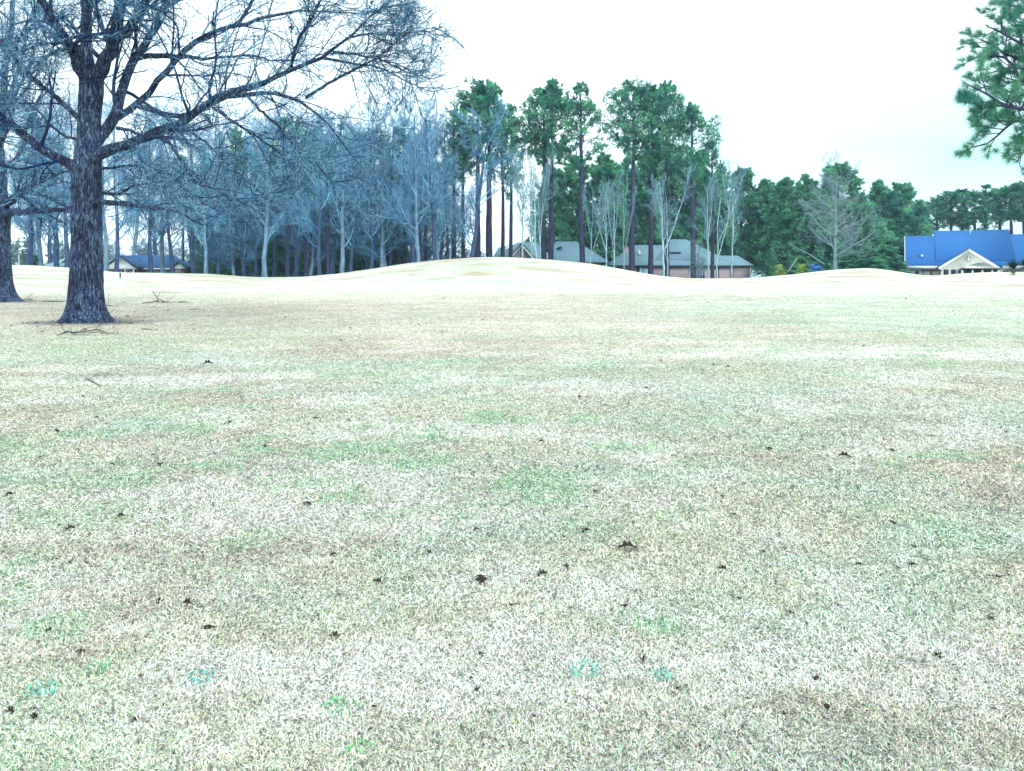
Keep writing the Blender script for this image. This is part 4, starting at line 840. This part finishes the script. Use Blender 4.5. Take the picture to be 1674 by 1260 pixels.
# --- houses at left
def left_house():
    Y = 140.0; r = hroot('red_brick_house', 'red brick house with long blue roof and white front gable behind the left grass ridge', 0, Y)
    zb = -1.2; x = lambda p, y=Y: X_(p, y); ze = Z_(438.5, Y)
    hpart(r, 'wall', M_BRICKR, lambda G: (G.box(x(176), x(284), Y, Y+10, zb, ze-.03), G.box(x(189), x(231), Y-2.5, Y-.01, zb, ze-.05)))
    def roof(G):
        G.hip(x(172), x(288), Y-.5, Y+10.5, ze, x(188), x(262), Y+5, Z_(417, Y+5))
        gable_roof_y(G, x(183.5), x(236.5), Y-3.1, Y+3, Z_(437, Y-3), x(209.5), Z_(417.6, Y-3), .1)
    hpart(r, 'roof', M_DUSKROOF, roof)
    hpart(r, 'front_gable', M_WHITE, lambda G: G.prism([(x(187), Z_(437.6, Y-3)), (x(209.5), Z_(419.4, Y-3)), (x(232.5), Z_(437.6, Y-3))], Y-2.9, Y-2.55))
    hpart(r, 'gable_trim', M_WHITE, lambda G: (G.box(x(184), x(236), Y-3.05, Y-2.92, Z_(439.8, Y-3), Z_(438, Y-3)),))
    for p in (186, 217, 230.5): hpart(r, 'porch_post', M_WHITE, lambda G: G.box(x(p), x(p+1.6), Y-3.02, Y-2.8, zb, Z_(440, Y-3)))
    window(r, x(211), x(215), Y-2.5, Z_(446, Y), Z_(441, Y), 1, 1); window(r, x(220), x(225), Y-2.5, Z_(447, Y), Z_(440.6, Y), 2, 2)
    for a in (240, 251, 262, 272): window(r, x(a), x(a+6), Y, Z_(447, Y), Z_(440.6, Y), 2, 2)
    hpart(r, 'fascia', M_WHITE, lambda G: G.box(x(237), x(286), Y-.53, Y-.503, ze-.22, ze+.05))
left_house()
def small_house(nm, label, Y, p0, p1, py_e, py_r, wallm, roofm, gable, gm):
    r = hroot(nm, label, 0, Y); x = lambda p: X_(p, Y); zb = -1.2; ze = Z_(py_e, Y); c = (p0+p1)/2; rz = Z_(py_r, Y)
    hpart(r, 'wall', wallm, lambda G: G.box(x(p0), x(p1), Y, Y+8, zb, ze-.02))
    if gable:
        hpart(r, 'roof', roofm, lambda G: gable_roof_y(G, x(p0)-.5, x(p1)+.5, Y-.5, Y+8.4, ze-.05, x(c), rz, .12))
        hpart(r, 'gable', gm, lambda G: G.prism([(x(p0), ze-.018), (x(c), rz-.1), (x(p1), ze-.018)], Y-.1, Y+.2))
        hpart(r, 'gable_trim', M_WHITE, lambda G: G.box(x(p0)-.4, x(p1)+.4, Y-.2, Y-.102, ze-.25, ze-.02))
    else:
        hpart(r, 'roof', roofm, lambda G: G.hip(x(p0)-.6, x(p1)+.6, Y-.5, Y+8.5, ze, x(p0+(p1-p0)*.25), x(p0+(p1-p0)*.75), Y+4, Z_(py_r, Y+4)))
        hpart(r, 'fascia', M_WHITE, lambda G: G.box(x(p0)-.55, x(p1)+.55, Y-.53, Y-.503, ze-.2, ze+.04))
    return r, x, ze
r, x, ze = small_house('garage', 'small red brick garage with a white speckled gable right of the long blue roof', 138., 285, 301, 437, 428, M_BRICKR, M_DUSKROOF, True, M_WHITE)
window(r, x(289), x(293), 138., ze-1.3, ze-.5, 2, 1)
r, x, ze = small_house('red_brick_house', 'narrow red brick house end with a blue roof seen between the left wood trunks', 142., 320, 338, 434, 422, M_BRICKR, M_DUSKROOF, False, None)
window(r, x(325), x(328), 142., ze-1.6, ze-.5, 1, 2)
r, x, ze = small_house('red_brick_house', 'brick house with white-trimmed windows and blue roof behind the dark pine trunks', 144., 386, 432, 434, 418, M_BRICKP, M_DUSKROOF, False, None)
for a in (391, 399, 412, 424): window(r, x(a), x(a+4.5), 144., Z_(444, 144), Z_(437, 144), 2, 2)
r, x, ze = small_house('tan_house', 'tan house end with pale green roof just left of the big oak trunk', 136., 102, 142, 433, 414, M_CREAM, M_PALEROOF, True, M_CREAM)
hpart(r, 'roof', M_PALEROOF, lambda G: G.hip(x(78), x(112), 134.5, 144, Z_(436, 134.5), x(104), x(111.5), 139.5, Z_(416, 139.5)), 'long pale green side slope')
# grey blue house behind palms
r, x, ze = small_house('blue_grey_house', 'blue-grey house with a steep gable half hidden behind the palms', 150., 1288, 1312, 424, 405, M_TAN, M_GREYROOF, True, M_TAN)
window(r, x(1292), x(1295), 150., ze-.2, ze+1.2, 1, 2); window(r, x(1300), x(1303), 150., ze-.9, ze+.6, 1, 2)

# ------------------------------------------------------------------ palms
def palm(px, label, seed, sc_=1.0):
    rg = np.random.default_rng(seed); Y = 112.; X = X_(px, Y); z0 = gz(X, Y)
    o = empty('palm_tree', (X, Y, z0), 0, sc_); tag(o, label, 'palm tree', 'short palms by the right-hand ridge')
    T = Geo(); h = 2.0; t = np.linspace(0, 1, 12); p = np.stack([0*t, 0*t, t*h], 1); v, q = tube_geo(p[None], (.26+.05*np.sin(t*40))[None], 10); T.add(v, q, (.22, .17, .12)); put('trunk', T.mesh('palm_trunk', [M_BARK], True), o)
    G = Geo()
    for i in range(34):
        az = i*2.4; el = rg.uniform(-.2, 1.35); L = rg.uniform(1.1, 1.6); n = 9
        d = np.array([math.cos(az)*math.cos(el), math.sin(az)*math.cos(el), math.sin(el)]); pp = [np.array([0, 0, h])]
        for k in range(n): d = d+np.array([0, 0, -.17]); d = d/np.linalg.norm(d); pp.append(pp[-1]+d*L/n)
        pp = np.array(pp); c = np.array([.32, .48, .12])*rg.uniform(.6, 1.3) if el > .1 else np.array([.55, .52, .30])
        v, q = tube_geo(pp[None], np.linspace(.02, .006, n+1)[None], 3); G.add(v, q, c)
        T2 = np.gradient(pp, axis=0)
        for s in (-1, 1):
            for k in np.linspace(1, n, 18):
                a = int(min(k, n-1)); f = k-a; b = pp[a]+(pp[min(a+1, n)]-pp[a])*f; tt = T2[a]/np.linalg.norm(T2[a]); sd_ = np.cross(tt, [0, 0, 1.]); sd_ /= np.linalg.norm(sd_)+1e-6
                e = b+(tt*.6+sd_*s)*rg.uniform(.25, .4)-np.array([0, 0, .08])
                G.add([b-tt*.02, b+tt*.03, e], np.array([[0, 1, 2]]), c*rg.uniform(.8, 1.2))
    put('crown', G.mesh('palm_crown', [M_LEAF]), o)
palm(1276, 'short yellow-green palm, the left one of two beside the right-hand ridge', 1)
palm(1311, 'short yellow-green palm, the right one of two beside the right-hand ridge', 2, 1.0)

# ------------------------------------------------------------------ small things
def at_px(px, py_): Y = H0*F/(py_-HY); return X_(px, Y), Y
def tee_post():
    X, Y = X_(196.5, 66), 66.; z = gz(X, Y); s = 66/F
    o = empty('tee_post', (X, Y, z)); tag(o, 'pale turquoise ball washer post with dark slim top right of the big oak', 'golf post')
    def lathe(G, prof, cx=0, n=16):
        a = np.arange(n)*2*PI/n; V = [(cx+r*math.cos(t), r*math.sin(t), zz) for r, zz in prof for t in a]; m = len(prof)
        q = np.array([[i*n+j, i*n+(j+1) % n, (i+1)*n+(j+1) % n, (i+1)*n+j] for i in range(m-1) for j in range(n)])
        G.add(V, q); G.F.setdefault(n, []).append(np.array([[(m-1)*n+j for j in range(n)]])+G.n-len(V))
    hpart(o, 'base', M_WHITE, lambda G: lathe(G, [(.30, 0), (.28, .06), (.20, .10), (.17, .5), (.14, .56), (.12, .6)]))
    hpart(o, 'stand', M_TEAL, lambda G: lathe(G, [(.11, .6), (.10, .72), (.06, .76)]))
    hpart(o, 'handle', M_DARK, lambda G: lathe(G, [(.045, .76), (.06, .82), (.07, 1.12), (.05, 1.2)]))
    hpart(o, 'cap', M_TEAL, lambda G: lathe(G, [(.05, 1.2), (.14, 1.22), (.14, 1.26), (.05, 1.28)]))
tee_post()
def lamp():
    Y = 108.; X = X_(31, Y); z = gz(X, Y); top = Z_(404, Y)-z; o = empty('lamp_post', (X, Y, z)); tag(o, 'slim white post with a pale two-armed head rising over the left grass ridge', 'lamp post')
    hpart(o, 'pole', M_WHITE, lambda G: G.prism([(.07*math.cos(a), .07*math.sin(a)) for a in np.arange(8)*PI/4], 0, top-.25, 'z'))
    def head(G):
        v, q = tube_geo(np.array([[(0, 0, top-.35), (.15, 0, top-.12), (.5, 0, top), (.85, 0, top-.08)]]), np.array([[.06, .05, .05, .05]]), 6); G.add(v, q)
    hpart(o, 'arm', M_WHITE, head)
    hpart(o, 'lamp_head', M_WHITE, lambda G: (G.prism([(.3, top-.02), (1.1, top-.06), (1.15, top-.22), (.35, top-.26)], -.15, .15), G.box(.0, .45, -.14, .14, top-.45, top-.27)))
lamp()
def box_thing():
    Y = 110.; X = X_(1333, Y); z = gz(X, Y); top = Z_(431.5, Y)-z; w = .62
    o = empty('storage_bin', (X, Y, z)); tag(o, 'rounded blue bin at the left foot of the large pale bare tree', 'bin')
    hpart(o, 'body', M_BLUEP, lambda G: G.prism([(-w, 0), (w, 0), (w*1.05, top*.8), (-w*1.05, top*.8)], -.5, .5))
    hpart(o, 'lid', M_BLUEP, lambda G: G.prism([(-w*1.1, top*.8+.003), (w*1.1, top*.8+.003), (w*.9, top*.93), (w*.4, top), (-w*.4, top), (-w*.9, top*.93)], -.55, .55))
box_thing()
# broken leaning poles by the palms
def stick(nm, pts, label, cat, mat=M_TWIG, tone=(.30, .42, .44), sides=6, group=None, sub=0, seed=0):
    pts = np.array(pts, float); b = pts[0, :3].copy(); pts[:, :3] -= b
    G = Geo(); p = resamp(pts, 10); v, q = tube_geo(p[None, :, :3], p[None, :, 3], sides); G.add(v, q, tone)
    if sub:
        rg = np.random.default_rng(seed); P1, R1 = sprout(p[None, :, :3], p[None, :, 3], sub, rg, .2, 1, 40, 12, .4, .3, 4, .15, .0, .6, .004); P1[..., 2] = np.maximum(P1[..., 2], -.0)
        v, q = tube_geo(P1, R1, 4); G.add(v, q, tone)
        P2, R2 = sprout(P1, R1, 3, rg, .2, 1, 40, 12, .5, .3, 3, .15, .0, .6, .003); P2[..., 2] = np.maximum(P2[..., 2], -.0)
        v, q = tube_geo(P2, R2, 3); G.add(v, q, tone)
    o = put(nm, G.mesh(nm, [mat], True)); o.location = b; tag(o, label, cat, group); return o
Yp = 113.
stick('leaning_log', [(X_(1289, Yp), Yp, Z_(443, Yp), .11), (X_(1297, Yp), Yp, Z_(431, Yp), .09), (X_(1303.5, Yp), Yp, Z_(420.5, Yp), .08)], 'short pale leaning log between the two palms', 'log')
stick('leaning_log', [(X_(1350, Yp), Yp+.5, Z_(432, Yp), .08), (X_(1322, Yp), Yp+.3, Z_(414, Yp), .06), (X_(1289, Yp), Yp, Z_(399, Yp), .04)], 'long thin pale leaning pole above the two palms', 'log')
# utility pole, dark
stick('utility_pole', [(X_(1287, 116), 116, -1, .14), (X_(1287, 116), 116, Z_(402, 116), .11)], 'short dark upright pole beside the left palm', 'pole', tone=(.03, .04, .06))

# fallen sticks
def gstick(pl, r, label, lift=.02, sub=4, seed=0):
    pts = []
    for a, b, h in pl:
        X, Y = at_px(a, b); pts.append((X, Y, gz(X, Y)+lift+h, r))
    pts[-1] = (*pts[-1][:3], r*.35)
    stick('fallen_branch', pts, label, 'fallen branch', tone=(.035, .03, .05), sub=sub, seed=seed, group='fallen branches near the oaks')
gstick([(232, 496, 0), (250, 495, .03), (262, 493, .08), (275, 495.5, .02)], .022, 'tangled fallen branch on the grass right of the big oak', sub=9, seed=1)
gstick([(249, 485, .28), (254, 490, .2), (262, 493, .08)], .022, 'upturned broken branch end above the tangled one', sub=2, seed=8)
gstick([(292, 494.5, 0), (300, 494.3, .02), (308, 494.5, 0)], .025, 'short dark stick right of the tangled fallen branch', sub=1, seed=2)
gstick([(68, 493, 0), (90, 493.5, .01), (114, 493.5, 0)], .028, 'long straight dark stick between the two oak trunks', sub=3, seed=3)
gstick([(30, 492, 0), (42, 491, .05), (56, 491.5, 0)], .02, 'thin stick at the foot of the left-edge oak', sub=5, seed=4)
gstick([(120, 542, 0), (140, 541, .03), (160, 539, .05), (178, 545, 0)], .013, 'crooked fallen branch just in front of the big oak roots', sub=8, seed=5)
gstick([(168, 499, 0), (180, 501, .01), (194, 502, 0)], .014, 'thin stick right beside the big oak trunk', sub=3, seed=6)
gstick([(232, 536, 0), (240, 536.5, .01), (250, 538, 0)], .014, 'short thin stick right of the big oak roots', sub=1, seed=7)
gstick([(92, 548, 0), (110, 542, .05), (125, 548, 0)], .010, 'pale-leaved twig spray left of the crooked branch at the oak foot', sub=12, seed=9)
gstick([(310, 508, 0), (322, 507, .01), (334, 509, 0)], .012, 'faint thin stick farther right of the big oak', sub=1, seed=10)
gstick([(140, 622, 0), (152, 628, .01), (162, 634, 0)], .008, 'thin twig in the lawn below the oaks', sub=2, seed=11)
gstick([(1612, 940, 0), (1630, 944, .005), (1650, 941, 0)], .004, 'thin twig on the lawn at the right edge', sub=2, seed=12, lift=.012)

# fallen leaves
def leaf_mesh(seed):
    rg = np.random.default_rng(seed); L = .12; n = 15; t = np.linspace(0, 1, n)
    w = L*.30*np.sin(PI*np.clip(t*.93+.05, 0, 1))**.8*(1+.55*np.sin(t*PI*7+rg.uniform(-.3, .3))); w[0] = .002; w[-1] = .002
    curl = rg.uniform(1.2, 2.4); fold = rg.uniform(.4, 1.1); x = (t-.5)*L; zc = .012+L*.28*np.sin(PI*t)*rg.uniform(.5, 1.1)
    V = []
    for i in range(n):
        for s in (-1, -.5, 0, .5, 1):
            V.append((x[i], s*w[i]*math.cos(abs(s)*fold), zc[i]+abs(s)*w[i]*math.sin(fold)*(-.6 if seed % 2 else .9)+rg.normal(0, .0012)))
    V = np.array(V); V[:, 2] -= V[:, 2].min()-.004
    q = np.array([[i*5+j, i*5+j+1, (i+1)*5+j+1, (i+1)*5+j] for i in range(n-1) for j in range(4)])
    st = Geo(); st.add(V, q, (.030, .018, .016)); v, q2 = tube_geo(np.array([[(-L*.5, 0, zc[0]), (-L*.62, .004, .015), (-L*.8, .0, .02)]]), np.array([[.002, .0018, .0016]]), 4); st.add(v, q2, (.05, .03, .03))
    return st.mesh('oak_leaf', [M_DEAD], True)
LM = [leaf_mesh(i) for i in range(6)]
NL = [(1027, 898, 1.45, 'large dark curled oak leaf, the biggest on the lawn, right of centre'), (785, 948, 1.15, 'dark curled leaf on the lawn left of the biggest leaf'), (887, 938, .8, 'small dark leaf between the biggest leaf and its left neighbour'), (93, 708, 1.0, 'dark leaf on the lawn near the left edge below the oaks'),
 (376, 697, .9, 'dark leaf in the left middle lawn'), (516, 687, 1.0, 'upright dark leaf left of the lawn centre'), (262, 765, 1.0, 'dark leaf in the lawn left of the pale dry strip'), (1258, 736, .95, 'dark leaf right of centre, left of the longer one near it'), (1380, 752, 1.2, 'long dark leaf on the right middle lawn'),
 (947, 652, 1.1, 'dark flat leaf on the lawn just right of centre'), (340, 599, 1.9, 'large dark leaf cluster below the big oak'), (1460, 856, .8, 'small dark leaf on the right lawn'), (975, 804, .7, 'small dark leaf above the biggest leaf'), (502, 826, .9, 'thin dark leaf above the pale dry patch'), (115, 866, .9, 'dark leaf at the left side of the pale dry patch'),
 (340, 1032, .75, 'brown leaf in the lower left lawn under a pale tuft'), (258, 987, .6, 'small dark leaf in the lower left lawn'), (78, 1034, .65, 'small dark leaf near the lower left edge'), (113, 920, .6, 'small brown leaf by the left pale patch'), (15, 811, .8, 'dark leaf at the very left edge'), (1190, 600, .9, 'small dark leaf in the right middle distance'),
 (1157, 497, 2.2, 'tiny upright dark leaf far out on the lawn before the mound'), (545, 908, .6, 'small dark leaf left of centre in the near lawn'), (1180, 937, .5, 'tiny brown leaf right of the biggest leaf'), (1490, 486, 2.0, 'far dark leaf before the right-hand ridge')]
for i, (a, b, s, lab) in enumerate(NL):
    s *= .7
    X, Y = at_px(a, b); o = put('fallen_leaf', LM[i % 6]); o.location = (X, Y, gz(X, Y)+.012*s*max(1, Y/6)**.5); o.rotation_euler = (rnd.uniform(-.2, .2), rnd.uniform(-.2, .2), i*1.9 if i else .1); o.scale = (s,)*3
    tag(o, lab, 'leaf', 'named fallen leaves on the lawn')
for i in range(230):
    b = 485+rnd.random()**1.25*700; a = rnd.uniform(0, 1674)
    X, Y = at_px(a, b)
    if i > 175: X, Y = X_(142, 24.5)+rnd.gauss(0, 2.2), 23.6+rnd.gauss(0, 1.6)
    s = rnd.uniform(.22, .5)*max(1, Y/6)**.55
    o = put('fallen_leaf', LM[rnd.randrange(6)]); o.location = (X, Y, gz(X, Y)+.010*s); o.rotation_euler = (rnd.uniform(-.3, .3), rnd.uniform(-.3, .3), rnd.uniform(0, 6.28)); o.scale = (s,)*3
    tag(o, 'small dark dead leaf scattered on the lawn' if Y < 20 else 'dark dead leaf far out on the lawn', 'leaf', 'small scattered leaves near the camera' if Y < 20 else 'small scattered leaves far out on the lawn')

# ------------------------------------------------------------------ haze
hm = bpy.data.materials.new('haze_air'); hm.use_nodes = True; hn = hm.node_tree; hn.nodes.remove(hn.nodes['Principled BSDF'])
pv = hn.nodes.new('ShaderNodeVolumePrincipled'); pv.inputs['Density'].default_value = 0.00035; pv.inputs['Color'].default_value = (.5, .82, 1, 1); pv.inputs['Anisotropy'].default_value = 0.0
hn.links.new(pv.outputs[0], hn.nodes['Material Output'].inputs['Volume'])
G = Geo(); G.box(-910, 910, -210, 1610, -40, 45); tag(put('haze', G.mesh('haze', [hm])), kind='stuff')

# ------------------------------------------------------------------ light, sky, camera
SUN_EL, SUN_AZ = math.radians(33), math.radians(-35)
w = bpy.data.worlds.new('World'); sc.world = w; w.use_nodes = True; nt = w.node_tree; N = nt.nodes; L = nt.links
bg = N['Background']; bg.inputs['Strength'].default_value = 0.10
sky = N.new('ShaderNodeTexSky'); sky.sky_type = 'NISHITA'; sky.sun_disc = False; sky.sun_elevation = SUN_EL; sky.sun_rotation = SUN_AZ
tc = N.new('ShaderNodeTexCoord'); mp = N.new('ShaderNodeMapping'); mp.inputs['Scale'].default_value = (1, 1, 3.5); mp.inputs['Location'].default_value = (.3, .1, .2)
no = N.new('ShaderNodeTexNoise'); no.inputs['Scale'].default_value = 2.2; no.inputs['Detail'].default_value = 5; no.inputs['Roughness'].default_value = .45
L.new(tc.outputs['Generated'], mp.inputs[0]); L.new(mp.outputs[0], no.inputs['Vector'])
# cloud deck: dense overhead and to the left, thinner and bluer low on the right
sx = N.new('ShaderNodeSeparateXYZ'); L.new(tc.outputs['Generated'], sx.inputs[0])
f1 = N.new('ShaderNodeMapRange'); f1.inputs['From Min'].default_value = .03; f1.inputs['From Max'].default_value = .20; L.new(sx.outputs[0], f1.inputs[0])
f2 = N.new('ShaderNodeMapRange'); f2.inputs['From Min'].default_value = .28; f2.inputs['From Max'].default_value = .19; L.new(sx.outputs[2], f2.inputs[0])
fm = N.new('ShaderNodeMath'); fm.operation = 'MULTIPLY'; L.new(f1.outputs[0], fm.inputs[0]); L.new(f2.outputs[0], fm.inputs[1])
nz = N.new('ShaderNodeMapRange'); nz.inputs['From Min'].default_value = .35; nz.inputs['From Max'].default_value = .7; nz.inputs['To Min'].default_value = .6; nz.inputs['To Max'].default_value = 1.2; L.new(no.outputs[0], nz.inputs[0])
thin = N.new('ShaderNodeMath'); thin.operation = 'MULTIPLY'; L.new(fm.outputs[0], thin.inputs[0]); L.new(nz.outputs[0], thin.inputs[1])
cl = N.new('ShaderNodeMix'); cl.data_type = 'RGBA'; cl.inputs[6].default_value = (12.2, 14.3, 14.8, 1); cl.inputs[7].default_value = (5.6, 9.4, 9.8, 1); L.new(thin.outputs[0], cl.inputs[0])
mx = N.new('ShaderNodeMix'); mx.data_type = 'RGBA'; mx.inputs[0].default_value = .92; L.new(sky.outputs[0], mx.inputs[6]); L.new(cl.outputs[2], mx.inputs[7]); L.new(mx.outputs[2], bg.inputs[0])
sl = bpy.data.lights.new('sun', 'SUN'); sl.energy = 1.5; sl.angle = math.radians(18); sl.color = (1, .97, .90)
so = bpy.data.objects.new('sun', sl); COL.objects.link(so); so.rotation_euler = (PI/2-SUN_EL, 0, PI-SUN_AZ+PI*0)
so.location = (0, 0, 60)
from mathutils import Vector
sd = Vector((math.sin(SUN_AZ)*math.cos(SUN_EL)*-1, math.cos(SUN_AZ)*math.cos(SUN_EL)*-1, math.sin(SUN_EL)))   # sun stands behind the camera, veiled by cloud
so.rotation_euler = (-sd).to_track_quat('-Z', 'Y').to_euler()
sky.sun_rotation = math.atan2(sd.x, sd.y)
cam = bpy.data.cameras.new('camera'); co = bpy.data.objects.new('camera', cam); COL.objects.link(co)
co.location = (0, 0, H0); co.rotation_euler = (PI/2, 0, 0); cam.sensor_width = 36; cam.lens = 36*F/1674; cam.shift_y = -(630-HY)/1674
cam.clip_end = 4000; cam.clip_start = .05; sc.camera = co
vs = sc.view_settings; vs.view_transform = 'Standard'; vs.look = 'None'; vs.gamma = 1; vs.exposure = 0.56
sc.cycles.max_bounces = 5; sc.cycles.diffuse_bounces = 3; sc.cycles.transparent_max_bounces = 4
